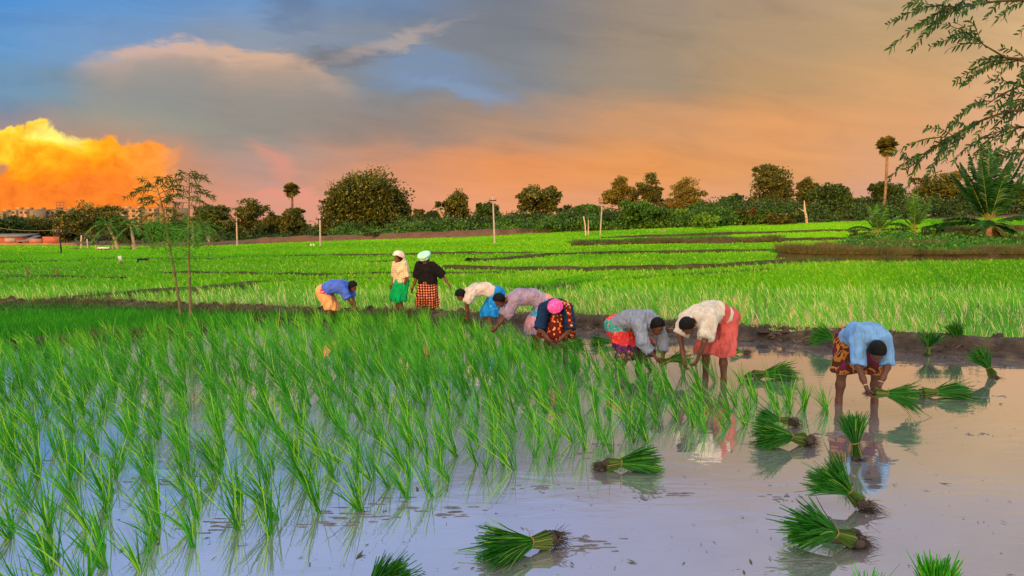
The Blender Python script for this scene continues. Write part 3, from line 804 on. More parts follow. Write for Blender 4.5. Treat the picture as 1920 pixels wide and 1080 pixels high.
def lobes_round(w, h, z0, r, n=7, flat=.75):
    """a broad crown: lobes under a domed envelope w wide, from z0 to h"""
    H = h - z0
    L = [(0, 0, z0 + H*.48, w*.33, w*.33, H*.46)]
    for i in range(n*2):
        a = 2*math.pi*i/(n*2) + r.uniform(-.3, .3); k = r.uniform(.12, .40); env = math.sqrt(max(0, 1-(k/.52)**2)); q = r.uniform(.10, .19)
        zc = z0 + H*(.46 + .44*env*r.uniform(-.85, .95)); rz = min(w*q, H*.22); zc = min(zc, z0 + H*(.5 + .5*env) - rz*.8)
        L.append((math.cos(a)*w*k + r.uniform(-.05, .05)*w, math.sin(a)*w*k, zc, w*q, w*q, rz))
    return L
def lobes_tufts(w, h, z0, r, n=11):
    """feathery crown: many separate tufts"""
    L = []
    for i in range(n):
        x = r.uniform(-.42, .42)*w; k = 1 - abs(x)/(w*.5)
        z = z0 + (h-z0)*(r.uniform(.15, .55 + .38*k))
        L.append((x, r.uniform(-.3, .3)*w, z, w*r.uniform(.11, .2), w*r.uniform(.11, .2), (h-z0)*r.uniform(.08, .16)))
    L.append((0, 0, h - (h-z0)*.14, w*.2, w*.2, (h-z0)*.13))
    return L
def foot_at(px, Y):
    """point on the ground under image column px at depth Y"""
    x = (px-960)/FPX*Y*1.005
    return np.array([x, Y, float(ground_h(x, min(Y, 92)))])
def px_h(py, Y, z):   # height above z of image row py at depth Y
    return at_y(960, py, Y)[2] - z
def px_w(w, Y): return w/FPX*Y
SPEC = [
 # px, top, width, depth, kind, leaf, name, label
 (14, 403, 90, 105, 'round','deep','broadleaf_tree','dark tree behind the brick shed, left of the thin dark pole, at the frame edge'),
 (72, 407, 84, 112, 'round','dark','broadleaf_tree','low dark tree below the orange flats, just left of the thin dark pole'),
 (128, 418, 50, 108, 'round','olive','broadleaf_tree','small olive bush-like tree just right of the thin dark pole'),
 (182, 378, 118, 104, 'round','dark','broadleaf_tree','big dark rounded tree between the thin dark pole and the coconut palms'),
 (250, 425, 60, 112, 'round','deep','broadleaf_tree','low dark tree behind the two orange-trunked coconut palms'),
 (318, 418, 80, 108, 'round','mid','broadleaf_tree','green tree behind the slender saplings, below the orange flats'),
 (404, 386, 92, 100, 'round','dark','broadleaf_tree','dark green rounded tree left of the short white lamp pole'),
 (438, 418, 50, 98, 'round','deep','broadleaf_tree','low dark bush-like tree right behind the short white lamp pole'),
 (474, 371, 82, 96, 'tuft','olive','feathery_tree','brown-olive feathery tree standing right of the short white lamp pole'),
 (516, 398, 46, 104, 'round','dark','broadleaf_tree','small dark tree between the feathery olive tree and the tall palmyra on the left'),
 (552, 389, 62, 98, 'round','olive','broadleaf_tree','rounded olive tree at the foot of the palmyra left of the banyan'),
 (622, 398, 40, 95, 'tuft','olive','feathery_tree','thin scruffy olive tree at the left foot of the huge banyan'),
 (786, 389, 32, 125, 'round','olive','broadleaf_tree','small far tree just right of the huge banyan'),
 (812, 391, 34, 122, 'round','olive','broadleaf_tree','second small far tree right of the banyan'),
 (857, 355, 68, 100, 'round','dark','broadleaf_tree','round dark tree on a bare stem between the banyan and the tall grey pole'),
 (914, 379, 60, 98, 'round','deep','broadleaf_tree','dark bushy tree right behind the tall grey pole'),
 (1007, 346, 88, 100, 'round','dark','broadleaf_tree','domed dark tree with forked trunk, right of the tall grey pole'),
 (1062, 386, 46, 105, 'round','olive','broadleaf_tree','small tree between the domed dark tree and the white pole with side posts'),
 (1104, 382, 64, 98, 'round','mid','broadleaf_tree','green tree directly behind the white pole with two side posts'),
 (1160, 333, 66, 104, 'tuft','gold','feathery_tree','golden feathery tree, leftmost of the three tall ones right of the white pole'),
 (1217, 323, 58, 102, 'tuft','olive','feathery_tree','tallest feathery tree with a rusty top, middle of the three tall ones'),
 (1284, 333, 82, 103, 'tuft','gold','feathery_tree','broad golden feathery tree, rightmost of the three tall ones'),
 (1198, 375, 90, 90, 'round','mid','round_bush_tree','round green bush-like tree in front of the three tall feathery trees'),
 (1258, 392, 70, 92, 'round','bright','broadleaf_tree','light green tree right of the round bush-like tree'),
 (1312, 384, 70, 96, 'round','mid','broadleaf_tree','green tree below the broad golden feathery tree'),
 (1368, 368, 86, 100, 'round','deep','broadleaf_tree','dark tree left of the tall two-tone tree, behind the rusty bush'),
 (1443, 309, 98, 102, 'round','olive','broadleaf_tree','tall two-tone tree with olive top standing above the hedge at centre right'),
 (1506, 333, 52, 100, 'tuft','olive','feathery_tree','thin feathery tree rising above the dead white trunk'),
 (1548, 346, 92, 98, 'round','deep','broadleaf_tree','dark bushy tree right behind the dead white trunk'),
 (1584, 363, 34, 110, 'tuft','gold','feathery_tree','small golden bush catching light in the dark hedge'),
 (1604, 372, 60, 100, 'round','deep','broadleaf_tree','dark tree between the dead white trunk and the right-hand palmyra'),
 (1656, 338, 82, 100, 'round','deep','broadleaf_tree','dark round tree at the foot of the right-hand palmyra'),
 (1742, 326, 106, 100, 'round','dark','broadleaf_tree','broad dark tree behind the young coconut palms, right of the palmyra'),
 (1782, 320, 46, 112, 'tuft','gold','feathery_tree','olive-gold treetop showing above the broad dark tree at the right'),
 (1818, 346, 90, 98, 'round','deep','broadleaf_tree','dark tree directly behind the big coconut palm'),
 (1892, 345, 100, 96, 'round','deep','broadleaf_tree','dark tree right of the big coconut palm under the hanging branches'),
 (1975, 340, 110, 96, 'round','deep','broadleaf_tree','dark tree cut by the right frame edge'),
]
for i, (px, top, wd, Y, kind, leaf, name, label) in enumerate(SPEC):
    f = foot_at(px, Y); h = px_h(top, Y, f[2]); w = px_w(wd, Y); r = np.random.default_rng(900+i)
    low = px > 1330 or name == 'round_bush_tree' or px < 330
    if kind == 'round':
        lob = lobes_round(w*1.02, h, h*(.06 if low else .22), r, 8)
        add_tree(name, label, 'tree', f, h*.5, lob, 11000 if wd > 70 else 7000, leaf, .20, 900+i, trunk_r=.22 if wd > 60 else .14, clump=.20, fuzz=.32, per=46)
    else:
        lob = lobes_tufts(w, h, h*.18, r, 20) + lobes_round(w*.66, h*.84, h*.2, r, 5)
        add_tree(name, label, 'tree', f, h*.7, lob, 8000, leaf, .17, 900+i, trunk_r=.16, clump=.26, fuzz=.3, shell=.3)
def banyan():
    Y = 99; f = foot_at(692, Y); h = px_h(324, Y, f[2]); r = np.random.default_rng(55)
    w = px_w(158, Y)
    L = [(0, 0, h*.5, w*.42, w*.36, h*.45), (-w*.16, -w*.1, h*.36, w*.3, w*.26, h*.34), (w*.16, -w*.1, h*.36, w*.3, w*.26, h*.34), (0, -w*.16, h*.3, w*.3, w*.2, h*.28), (0, 0, h*.62, w*.3, w*.3, h*.33)]
    for a in np.linspace(0.02, math.pi-.02, 15):
        for dy in (-.24, -.06, .2):
            x = math.cos(a)*w*.385*(1-abs(dy)*.4); z = h*.30 + math.sin(a)*h*.545*(1-abs(dy)*.55)
            L.append((x + r.normal(0, .2), dy*w + r.normal(0, .2), z, w*.095*r.uniform(.8, 1.2), w*.085, h*.10*r.uniform(.8, 1.2)))
    for _ in range(34):
        x = r.uniform(-.42, .42)*w; L.append((x, -r.uniform(.16, .34)*w*(1-(x/w)**2*2.6), h*r.uniform(.14, .78)*(1-(abs(x)/w)**2*1.2), w*r.uniform(.06, .1), w*.07, h*r.uniform(.06, .11)))
    L += [(-w*.50, -.3, h*.56, w*.05, w*.05, h*.06), (-w*.44, -.3, h*.42, w*.08, w*.08, h*.1), (w*.44, 0, h*.3, w*.08, w*.08, h*.14)]
    add_tree('banyan_tree', 'huge dome-shaped banyan with dense dark foliage, the widest tree on the skyline', 'tree', f, h*.45, L, 46000, 'dark', .22, 55, trunk_r=.8, clump=.21, fuzz=.24, shell=.72, per=60)
banyan()
# dead trunk
def dead_tree():
    Y = 84; f = at_g(1513, 421); z = lambda px, py: at_y(px, py, f[1]) - f
    root = empty('dead_tree', f, 'bare white dead trunk with one side limb at the field edge', 'tree')
    V, F = cat_vf([tube([z(1513,424), z(1512,408), z(1509,394), z(1508,376)], [.16,.15,.13,.05]), tube([z(1510,398), z(1504,394), z(1497,390)], [.07,.05,.03])])
    link('trunk', mesh_np('trunk', V, F, M['bark_pale'], True), root)
dead_tree()
# ---- palms
def fan_leaf(center, d, R_, r, n=15):
    """one palmyra leaf: pleated fan of pointed fingers"""
    d = unit(np.asarray(d, float)); s = unit(np.cross(d, [0.1, 0.05, 1.0])); u = np.cross(s, d)
    V = []; F = []
    for k in range(n):
        a = R(-125 + 250*k/(n-1)); e = d*math.cos(a) + s*math.sin(a); p = s*math.cos(a) - d*math.sin(a)
        tip = center + e*R_*r.uniform(.8, 1.05) - np.array([0, 0, .12*R_]); mid = center + e*R_*.62
        b = len(V); V += [center, mid - p*R_*.14 + u*.04, tip, mid + p*R_*.14 - u*.04]; F.append((b, b+1, b+2, b+3))
    return np.array(V), np.array(F)
def palmyra(px, top, foot_py, Y, label, crown_px, seed):
    r = np.random.default_rng(seed); f = foot_at(px, Y); h = px_h(top, Y, f[2]); Rc = px_w(crown_px, Y)*.5
    root = empty('palmyra_palm', f, label, 'palm tree', 0, 'palmyra palms on the skyline')
    hc = h - Rc*.95
    k = np.linspace(0, 1, 12); pts = np.stack([.25*np.sin(k*2.2), 0*k, k*hc], 1)
    V, F = tube(pts, np.interp(k, [0, .1, 1], [.26, .19, .15]), 9); link('trunk', mesh_np('trunk', V, F, M['bark_palm'], True), root)
    parts, stems = [], []; c = pts[-1]
    for i in range(64):
        d = unit(r.normal(0, 1, 3)); d[2] = d[2]*.9 + .2; d = unit(d)
        L = Rc*r.uniform(.40, .62); e = c + d*L; stems.append(tube([c, c + d*L*.6 + np.array([0, 0, .05]), e], [.04, .03, .02], 4))
        parts.append(fan_leaf(e, d, Rc*.56, r, 13))
    V, F = cat_vf(parts); link('fan_leaves', mesh_np('fan_leaves', V, F, LEAF['palmyra']), root)
    V, F = cat_vf(stems); link('leaf_stalks', mesh_np('leaf_stalks', V, F, M['bark_palm']), root)
    V, F = leaf_cards(c + r.normal(0, 1, (120, 3))*np.array([.22, .22, .3])*Rc - np.array([0, 0, Rc*.25]), .3, r); link('dead_skirt', mesh_np('dead_skirt', V, F, M['dry_grass']), root)
palmyra(549, 340, 440, 104, 'tall palmyra palm with a ball of fan leaves, left of the banyan', 32, 1)
palmyra(1649, 255, 400, 98, 'tall slender palmyra palm at the right, its crown high above the dark trees', 40, 2)
def frond(c, az, el, L, droop, r, nl=34, leafl=.62, lw=.045, twist=0.0):
    """arching rib with two rows of hanging leaflets; returns (leaf V,F),(rib V,F)"""
    h = np.array([math.sin(az), math.cos(az), 0.0]); up = np.array([0, 0, 1.0])
    ts = np.linspace(0, 1, 12); pts = []
    for t in ts: pts.append(c + h*(math.cos(el)*L*t) + up*(math.sin(el)*L*t - droop*L*t*t))
    pts = np.array(pts); side = np.cross(h, up)
    rib = tube(pts, np.linspace(.034, .008, 12), 5, False)
    tt = np.linspace(.16, 1.0, nl); B, D, Bd, Ls = [], [], [], []
    for t in tt:
        p = np.array([np.interp(t, ts, pts[:, k]) for k in range(3)]); q = np.array([np.interp(min(t+.03, 1.03), ts, pts[:, k]) for k in range(3)])
        tan = unit(q - p + 1e-6*h)
        for s in (-1, 1):
            d = unit(side*s*.85 + tan*.75 + up*.12 + r.normal(0, .06, 3)); B.append(p); D.append(d); Bd.append(np.array([0, 0, -.45])); Ls.append(leafl*math.sin(math.pi*min(1, .18 + .8*t))*r.uniform(.85, 1.1))
    lv = blades(np.array(B), np.array(D), np.array(Bd), np.array(Ls), np.full(len(B), lw), 3, np.array([.6, 1, .7, .08]), r)
    return lv, rib
def coconut(base, label, trunk_h, trunk_r, fr, seed, leaf='palm', L=3.0, leafl=.6, lw=.05, dead=0, lean=(0, 0), nl=34, bark='bark_palm', group='coconut palms'):
    r = np.random.default_rng(seed); root = empty('coconut_palm', base, label, 'palm tree', 0, group)
    top = np.array([lean[0], lean[1], trunk_h]); k = np.linspace(0, 1, 8)[:, None]
    pts = top*k**np.array([[1.4, 1.4, 1.0]])
    V, F = tube(pts, np.interp(k[:, 0], [0, .15, 1], [trunk_r*1.5, trunk_r*1.05, trunk_r*.8]), 9); link('trunk', mesh_np('trunk', V, F, M[bark], True), root)
    for i, (az, el, sc, dr) in enumerate(fr):
        lv, rib = frond(top, R(az), R(el), L*sc, dr, r, nl, leafl*(.7+.3*sc), lw)
        fo = link('frond', mesh_np('frond', lv[0], lv[1], LEAF[leaf] if i >= dead else M['dry_grass']), root)
        link('rib', mesh_np('rib', rib[0], rib[1], M['weed_stalk']), fo)
    return root
M['weed_stalk'] = rough_mat('green_stalk', (96,112,44), (130,134,64), 3, .7, 0)
# the big one at the right: stiff upright fronds over a short thick stump
B_ = at_g(1853, 452)
coconut(B_, 'big coconut palm with stiff upright dark fronds on the weedy plot at the right', 1.15, .24,
 [(70,-25,.45,.6),(-60,-20,.5,.6),(130,-15,.5,.7)] +
 [(-80,58,1.35,.12),(-60,66,1.5,.10),(-35,74,1.62,.06),(-10,80,1.68,.05),(15,82,1.7,.05),(40,76,1.62,.06),(65,68,1.5,.1),(85,60,1.35,.14),(-95,64,1.45,.1),(110,70,1.5,.1),(-120,74,1.45,.1),(150,76,1.5,.08),(180,70,1.4,.12),(-100,25,1.1,.35),(95,28,1.0,.35),(-70,14,1.15,.3),(60,12,1.0,.4),(-140,22,.9,.45)],
 11, 'palm_dark', 3.8, .9, .15, 3, nl=58)
coconut(at_g(1644, 452), 'young coconut palm nearest the palmyra, its fronds arching from a short stem', .55, .11,
 [(-85,40,1,.55),(-60,62,1,.3),(-30,74,.95,.2),(20,76,1.0,.2),(55,64,1.05,.2),(85,50,1.05,.3),(-100,20,.9,.6),(120,66,.9,.3),(-150,60,.9,.3),(100,18,.7,.6)], 12, 'palm', 2.9, .62, .075, 0, nl=44)
coconut(at_g(1714, 447), 'young coconut palm with upright fronds between the other two on the weedy plot', .55, .12,
 [(-70,58,1,.3),(-30,76,1.1,.12),(0,82,1.1,.1),(35,74,1.12,.12),(65,62,1.1,.2),(-95,40,.9,.5),(90,35,.9,.55),(150,70,1,.2),(-150,66,1,.25)], 13, 'palm', 3.3, .62, .08, 0, nl=46)
for i, (px, fy, hy, ln, label) in enumerate([(222,470,424,-.9,'coconut palm with a curved trunk left of the pair behind the white sign'),(252,470,424,-.25,'straight coconut palm standing nearest the slender saplings on their left'),(362,466,420,.1,'short coconut palm seen right behind the slender saplings'),(394,463,425,-.6,'bent coconut palm right of the slender saplings')]):
    f = at_g(px, fy); h = px_h(hy, f[1], f[2]); r = np.random.default_rng(70+i)
    fr = [(a + r.uniform(-10, 10), e, r.uniform(.8, 1.1), dr) for a, e, dr in [(0,50,.5),(45,30,.7),(90,35,.75),(135,20,.8),(180,45,.6),(225,25,.8),(270,40,.75),(315,30,.7),(70,65,.45),(290,62,.5),(20,-15,.5),(200,-20,.5),(250,5,.9),(110,0,.9)]]
    coconut(f, label, h, .16, fr[::-1], 80+i, 'palm', 2.7, .7, .07, 2, (ln, 0), 26, 'bark_pale')
# ---- undergrowth along the bank
def undergrowth():
    for leafk, seed, rngx, n, nm, lab in (('deep', 1, (380, 2000), 80000, 'undergrowth', 'dark bushy undergrowth massed under the trees along the field edge'), ('mid', 2, (640, 1480), 36000, 'undergrowth', 'mid green bushes massed along the bank at the field edge'), ('bright', 3, (440, 1480), 12000, 'undergrowth', 'light green low bushes scattered along the bank')):
        r = np.random.default_rng(200+seed)
        nb = {1: 300, 2: 130, 3: 80}[seed]; L = []
        for _ in range(nb):
            px = r.uniform(*rngx); Y = r.uniform(91, 99) if seed == 1 else r.uniform(88, 94)
            if px > 1320 and seed == 1: Y = r.uniform(88.5, 97)
            f = foot_at(px, Y); big = 1.0 if px < 1330 else 1.2
            hgt = {1: 2.6, 2: 1.9, 3: 1.2}[seed]*r.uniform(.55, 1.25)*big
            if px < 640: hgt *= .7
            if px > 1480: hgt *= r.uniform(.35, .95)
            L.append((f[0], f[1], f[2] + hgt*.28, hgt*r.uniform(.6, 1.0), hgt*.7, hgt*.62))
        P = crown_pts(L, n, r, .25, .5, .22); V, F = leaf_cards(P, .19 if seed < 3 else .15, r, .5)
        tag(link(nm, mesh_np(nm, V, F, LEAF[leafk])), lab, 'undergrowth', None, 'stuff')
    # far scrub that closes the gaps below the skyline
    r = np.random.default_rng(222); L = []
    for _ in range(240):
        Y = r.uniform(112, 150); px = r.uniform(-80, 2000); f = foot_at(px, Y); hgt = r.uniform(2.2, 4.2)
        L.append((f[0], f[1], f[2] + hgt*.22, hgt*1.0, hgt*.8, hgt*.6))
    P = crown_pts(L, 60000, r, .25, .4, .22); V, F = leaf_cards(P, .36, r, .5)
    tag(link('distant_wood', mesh_np('distant_wood', V, F, LEAF['olive'])), 'distant scrub seen through the gaps between trees', 'wood', None, 'stuff')
undergrowth()
def bush(px, py, w, h, leaf, label, seed, n=1500, size=.2):
    f = at_g(px, py); r = np.random.default_rng(seed); Y = f[1]; W_, H_ = px_w(w, Y), px_w(h, Y)
    add_tree('bush', label, 'bush', f, H_*.5, lobes_round(W_, H_, 0, r, 6), n, leaf, size, seed, trunk_r=.06, group='bushes at the field edge')
bush(1398, 424, 52, 34, 'red', 'rust-red dry bush in the dark hedge left of the dead white trunk', 301)
bush(1322, 431, 60, 30, 'bright', 'low bright green bush at the field edge left of the rusty bush', 302)
bush(1460, 424, 70, 26, 'olive', 'brown-green low bush left of the dead white trunk at the field edge', 303)
bush(700, 452, 44, 20, 'deep', 'dark low bush at the foot of the banyan', 304)
bush(500, 452, 60, 22, 'bright', 'low light green bush right of the short white lamp pole', 305)
bush(540, 452, 44, 22, 'mid', 'low green bush at the foot of the left palmyra', 306)
bush(378, 460, 40, 18, 'mid', 'low green bush between the two coconut trunks right of the saplings', 307)
# ---- slender saplings with feathery foliage
def sapling(path, label, sprays, seed, low):
    r = np.random.default_rng(seed); f = at(*path[0]); Y = f[1]
    P = np.array([at_y(px, py, Y) - f for px, py in path]); root = empty('sapling', f, label, 'sapling', 0, 'slender saplings in the paddy')
    P[:, 1] += np.linspace(0, .12, len(P))
    V, F = tube(P, np.linspace(.033, .009, len(P)), 8); tr = [ (V, F) ]
    B, D, Bd, Ls, stems = [], [], [], [], []
    for (sx, sy, ex, ey) in sprays:
        a = at_y(sx, sy, Y) - f; e = at_y(ex, ey, Y) - f; L = np.linalg.norm(e-a); dy = r.uniform(-.55, .55)*L; e = e + np.array([0, dy, 0])
        ts = np.linspace(0, 1, 7)[:, None]; c = a + (e-a)*ts + np.array([0, 0, 1])*(np.sin(ts*math.pi)*.16*L)
        c += r.normal(0, .012, c.shape)*ts
        stems.append(tube(c, np.linspace(.010, .003, 7), 4, False))
        n = int(L/.020)
        for t in np.linspace(.22, 1, n):
            p = np.array([np.interp(t, ts[:, 0], c[:, k]) for k in range(3)]); tan = unit(e-a)
            for s in (-1, 1):
                if r.random() < .08: continue
                d = unit(np.array([tan[0]*.5 + r.normal(0, .4), r.normal(0, .7), s*.35 - .25 + r.normal(0, .25)]))
                B.append(p); D.append(d); Bd.append([0, 0, -.25]); Ls.append(r.uniform(.07, .15))
    V, F = cat_vf(tr + stems); link('trunk', mesh_np('trunk', V, F, M['bark_thin'], True), root)
    V, F = blades(np.array(B), np.array(D), np.array(Bd, float), np.array(Ls), np.full(len(B), .019), 2, np.array([.5, 1, .2]), r); link('crown', mesh_np('crown', V, F, LEAF['sapling']), root)
    B, D, Bd, Ls, stems = [], [], [], [], []
    for (cx, cy, rx, ry, n) in low:
        for _ in range(int(n*1.35)):
            a = r.uniform(0, 6.28); q = math.sqrt(r.random()); p = at_y(cx + rx*q*math.cos(a), cy + ry*q*math.sin(a), Y) - f + np.array([0, r.normal(0, .22), 0])
            B.append(p); D.append(unit(r.normal(0, 1, 3) + np.array([.2, 0, .1]))); Bd.append([0, 0, -.2]); Ls.append(r.uniform(.06, .15))
    V, F = blades(np.array(B), np.array(D), np.array(Bd, float), np.array(Ls), np.full(len(B), .013), 2, np.array([.5, 1, .2]), r); link('low_foliage', mesh_np('low_foliage', V, F, LEAF['feather']), root)
M['bark_thin'] = rough_mat('sapling_bark', (70,66,44), (118,112,76), 8, .9, .3, world=False)
sapling([(340,606),(334,560),(324,500),(315,460),(308,425),(299,380),(288,346)], 'slender sapling with the leaning stem and flat spreading crown, left of the pair',
 [(290,350,245,362),(292,352,268,336),(291,350,300,330),(293,358,330,340),(297,372,250,380),(298,375,262,398),(296,365,340,358),(299,380,336,382),(300,386,268,372),(302,395,340,402),(303,400,272,412),(294,360,240,372),(290,348,318,332),(298,374,352,372),(305,410,345,418),(292,355,276,346),(300,384,322,370)], 401,
 [(305,440,36,32,300),(322,470,26,28,110),(296,415,22,14,80)])
sapling([(357,610),(356,560),(353,500),(351,450),(351,400),(351,360),(350,326)], 'slender sapling with the straight stem and open upright crown, right of the pair',
 [(350,330,340,320),(350,330,368,322),(350,338,392,340),(350,340,322,338),(351,350,396,366),(351,352,314,352),(351,362,398,372),(351,366,312,374),(351,376,394,392),(351,380,318,396),(351,392,396,404),(351,400,322,414),(350,334,384,330),(350,346,376,350),(351,370,378,376),(351,386,376,394),(351,410,386,420),(350,336,330,326)], 402,
 [(362,438,36,26,220),(338,452,30,28,220),(372,468,28,20,90),(345,490,30,14,40)])
# ---- the tree whose branches hang in from the right
M['twig'] = rough_mat('twig', (40,40,26), (70,66,42), 6, .9, .3, world=False)
def hanging_tree():
    Y0 = 7.0; f = np.array([6.6, 7.6, float(ground_h(6.6, 7.6))]); r = np.random.default_rng(31)
    root = empty('overhanging_tree', f, 'tree whose leafy branches hang into the upper right corner', 'tree')
    top = np.array([6.3, 7.4, 5.2])
    tk = [f, np.array([6.65, 7.6, 1.5]), np.array([6.45, 7.5, 3.0]), np.array([6.3, 7.4, 4.2]), top]
    tubes = [tube(np.array(tk) - f, [.16, .14, .12, .10, .06], 10)]
    W_ = lambda px, py, Y: at_y(px, py, Y)
    # (attach height on trunk, depth, pixel path, spread)
    BR = [(3.75, 7.0, [(1990,128),(1930,112),(1885,108),(1858,92),(1835,78)], 9, 1.0, [(1835,78,1782,66),(1840,82,1778,92),(1846,86,1790,42),(1838,78,1742,42),(1835,78,1745,88),(1850,90,1800,70),(1840,80,1820,40)]),
     (4.3, 6.8, [(1990,5),(1930,0),(1870,2),(1810,12),(1760,20)], 10, 1.0, [(1810,12,1726,45),(1800,14,1665,46),(1770,18,1700,8),(1840,6,1760,40),(1860,4,1800,26),(1790,16,1672,88),(1880,2,1850,34),(1810,12,1740,62),(1780,18,1712,92)]),
     (4.5, 7.2, [(1990,-40),(1930,-30),(1850,-26),(1780,-18)], 8, 1.0, [(1850,-26,1770,2),(1800,-20,1700,12),(1880,-26,1830,14),(1900,-28,1884,34),(1920,-28,1900,10)]),
     (3.5, 7.1, [(1990,150),(1940,120),(1900,112)], 5, .8, [(1900,112,1846,114),(1900,112,1792,152),(1895,116,1800,160),(1925,112,1880,90),(1915,114,1868,146)]),
     (3.3, 6.9, [(1990,190),(1950,168),(1915,160),(1880,176),(1850,196)], 9, 1.0, [(1880,176,1842,184),(1915,160,1862,170),(1850,196,1812,206),(1860,190,1780,240),(1890,172,1850,220)]),
     (3.1, 7.0, [(1990,230),(1940,205),(1890,208),(1840,226),(1790,252),(1740,286),(1700,318)], 16, 1.1, [(1740,286,1668,334),(1760,272,1700,318),(1790,252,1724,306),(1800,246,1738,330),(1820,236,1760,290),(1840,226,1786,284),(1850,222,1800,262),(1870,214,1830,258),(1900,206,1862,246),(1780,258,1748,318),(1810,240,1772,300)]),
     (2.9, 7.3, [(1990,262),(1940,238),(1890,240),(1850,256)], 9, 1.0, [(1850,256,1790,300),(1870,248,1812,318),(1890,240,1838,290),(1910,238,1876,278),(1930,238,1900,286),(1860,252,1826,276)]),
     (2.7, 6.8, [(1990,310),(1945,286),(1905,288)], 6, 1.0, [(1905,288,1860,316),(1920,286,1880,330),(1940,286,1908,340),(1905,288,1874,296),(1950,300,1925,370)]),
     (2.6, 7.1, [(1990,200),(1955,196),(1920,186)], 6, 1.0, [(1920,186,1880,200),(1935,190,1896,226),(1950,196,1922,250)])]
    B, D, Bd, Ls = [], [], [], []
    for hz, Y, path, nt, sc, twigs in BR:
        pts = [np.array([np.interp(hz, [0, 1.5, 3, 4.2, 5.2], [p[k] for p in tk]) for k in range(3)])] + [W_(px, py, Y + .12*r.normal()) for px, py in path]
        n = len(pts); tubes.append(tube(np.array(pts) - f, np.linspace(.019, .004, n), 6))
        tw = list(twigs)
        P = np.array(pts[1:])
        for _ in range(int(nt*.5)):   # extra small sprays that fill the branch
            i = r.integers(0, len(P)-1); t = r.random(); a = P[i]*(1-t) + P[i+1]*t
            e = a + np.array([-r.uniform(.10, .34), r.normal(0, .25), r.uniform(-.30, .10)])*sc; tw.append((a, e))
        for q in tw:
            if len(q) == 4: a = W_(q[0], q[1], Y); e = W_(q[2], q[3], Y + r.normal(0, .15))
            else: a, e = q
            L = np.linalg.norm(e-a); ts = np.linspace(0, 1, 6)[:, None]; c = a + (e-a)*ts + np.array([0, 0, .09*L])*np.sin(ts*math.pi)
            tubes.append(tube(c - f, np.linspace(.0055, .002, 6), 4, False))
            m = max(5, int(L/.030)); tan = unit(e-a); s0 = unit(np.cross(tan, [0, 1, .2]))
            for t in np.linspace(.15, 1.0, m):
                p = np.array([np.interp(t, ts[:, 0], c[:, k]) for k in range(3)])
                for s in (-1, 1):
                    if r.random() < .12: continue
                    d = unit(tan*.9 + s0*s*.75 + r.normal(0, .25, 3) + np.array([0, 0, -.15])); B.append(p - f); D.append(d); Bd.append([0, 0, -.15]); Ls.append(r.uniform(.040, .070))
    V, F = cat_vf(tubes); link('trunk', mesh_np('trunk', V, F, M['twig'], True), root)
    V, F = blades(np.array(B), np.array(D), np.array(Bd, float), np.array(Ls), np.full(len(B), .0175), 3, np.array([.35, 1, .9, .08]), r)
    link('leaves', mesh_np('leaves', V, F, LEAF['branch']), root)
hanging_tree()
# weedy plants among the young palms
def stem_plant(px, py, h, label, seed):
    r = np.random.default_rng(seed); f = at_g(px, py); root = empty('leafy_plant', f, label, 'plant', 0, 'tall weeds among the palms'); tubes = []; C = []
    for _ in range(5):
        d = unit(np.array([r.normal(0, .35), r.normal(0, .35), 1])); e = d*h*r.uniform(.6, 1); tubes.append(tube([np.zeros(3), e*.5 + r.normal(0, .03, 3), e], [.018, .013, .006], 5))
        for t in np.linspace(.3, 1, 14): C += [e*t + r.normal(0, .13, 3) for _ in range(3)]
    V, F = cat_vf(tubes); link('stem', mesh_np('stem', V, F, M['weed_stalk'], True), root)
    V, F = leaf_cards(np.array(C), .13, r, .6); link('foliage', mesh_np('foliage', V, F, LEAF['deep']), root)
for i, (px, py, h, lab) in enumerate([(1600,454,.9,'ragged dark plant at the left end of the weedy plot'),(1622,462,.75,'drooping plant in front of the young palm nearest the palmyra'),(1692,448,1.1,'tall weed between the two young coconut palms'),(1752,447,1.2,'tall weed right of the upright young palm'),(1738,450,.9,'dark weed at the right foot of the upright young palm'),(1805,452,1.0,'dark weed left of the big coconut palm'),(1905,462,.9,'leafy weed right of the big coconut palm')]):
    stem_plant(px, py, h, lab, 600+i)
# ================================================================== POLES, WALLS, BUILDINGS
M['concrete'] = rough_mat('pole_concrete', (130,122,110), (172,162,146), 2, .85, .1, world=False)
M['iron_dark'] = rough_mat('dark_iron', (36,30,28), (58,48,42), 4, .7, 0, world=False)
M['wood_post'] = rough_mat('weathered_wood', (92,72,48), (140,112,78), 8, .9, .4, world=False)
M['white_paint'] = rough_mat('white_board', (196,192,184), (224,220,210), 5, .6, 0, world=False)
M['insulator'] = rough_mat('insulator_clay', (150,86,56), (170,104,70), 5, .4, 0, world=False)
def pole(px, top, base, label, arm=True, r0=.065, mat='concrete', tilt=0.0, armw=.8, Y=None):
    f = at_g(px, base) if Y is None else foot_at(px, Y); h = px_h(top, f[1], f[2])
    root = empty('utility_pole', f, label, 'pole', 0, 'utility poles along the field edge')
    dx = tilt*f[1]/FPX
    V, F = tube([(0, 0, -.3), (dx*.5, 0, h*.5), (dx, 0, h)], [r0*1.25, r0, r0*.75], 10); link('shaft', mesh_np('shaft', V, F, M[mat], True), root)
    if arm:
        a = link('cross_arm', mesh_np('cross_arm', *boxvf((dx, -.02, h-.35), (armw, .09, .09)), M['iron_dark']), root)
        for s in (-1, 0, 1):
            V, F = tube([(dx + s*armw*.44, -.02, h-.30 + (.3 if s == 0 else 0)), (dx + s*armw*.44, -.02, h-.16 + (.3 if s == 0 else 0))], [.035, .05], 8); link('insulator', mesh_np('insulator', V, F, M['insulator'], True), a)
    return root, f, h, dx
def lamp_pole():
    root, f, h, dx = pole(445, 409, 465, 'short white pole with a small crosspiece left of the feathery olive tree', True, .075, armw=.9)
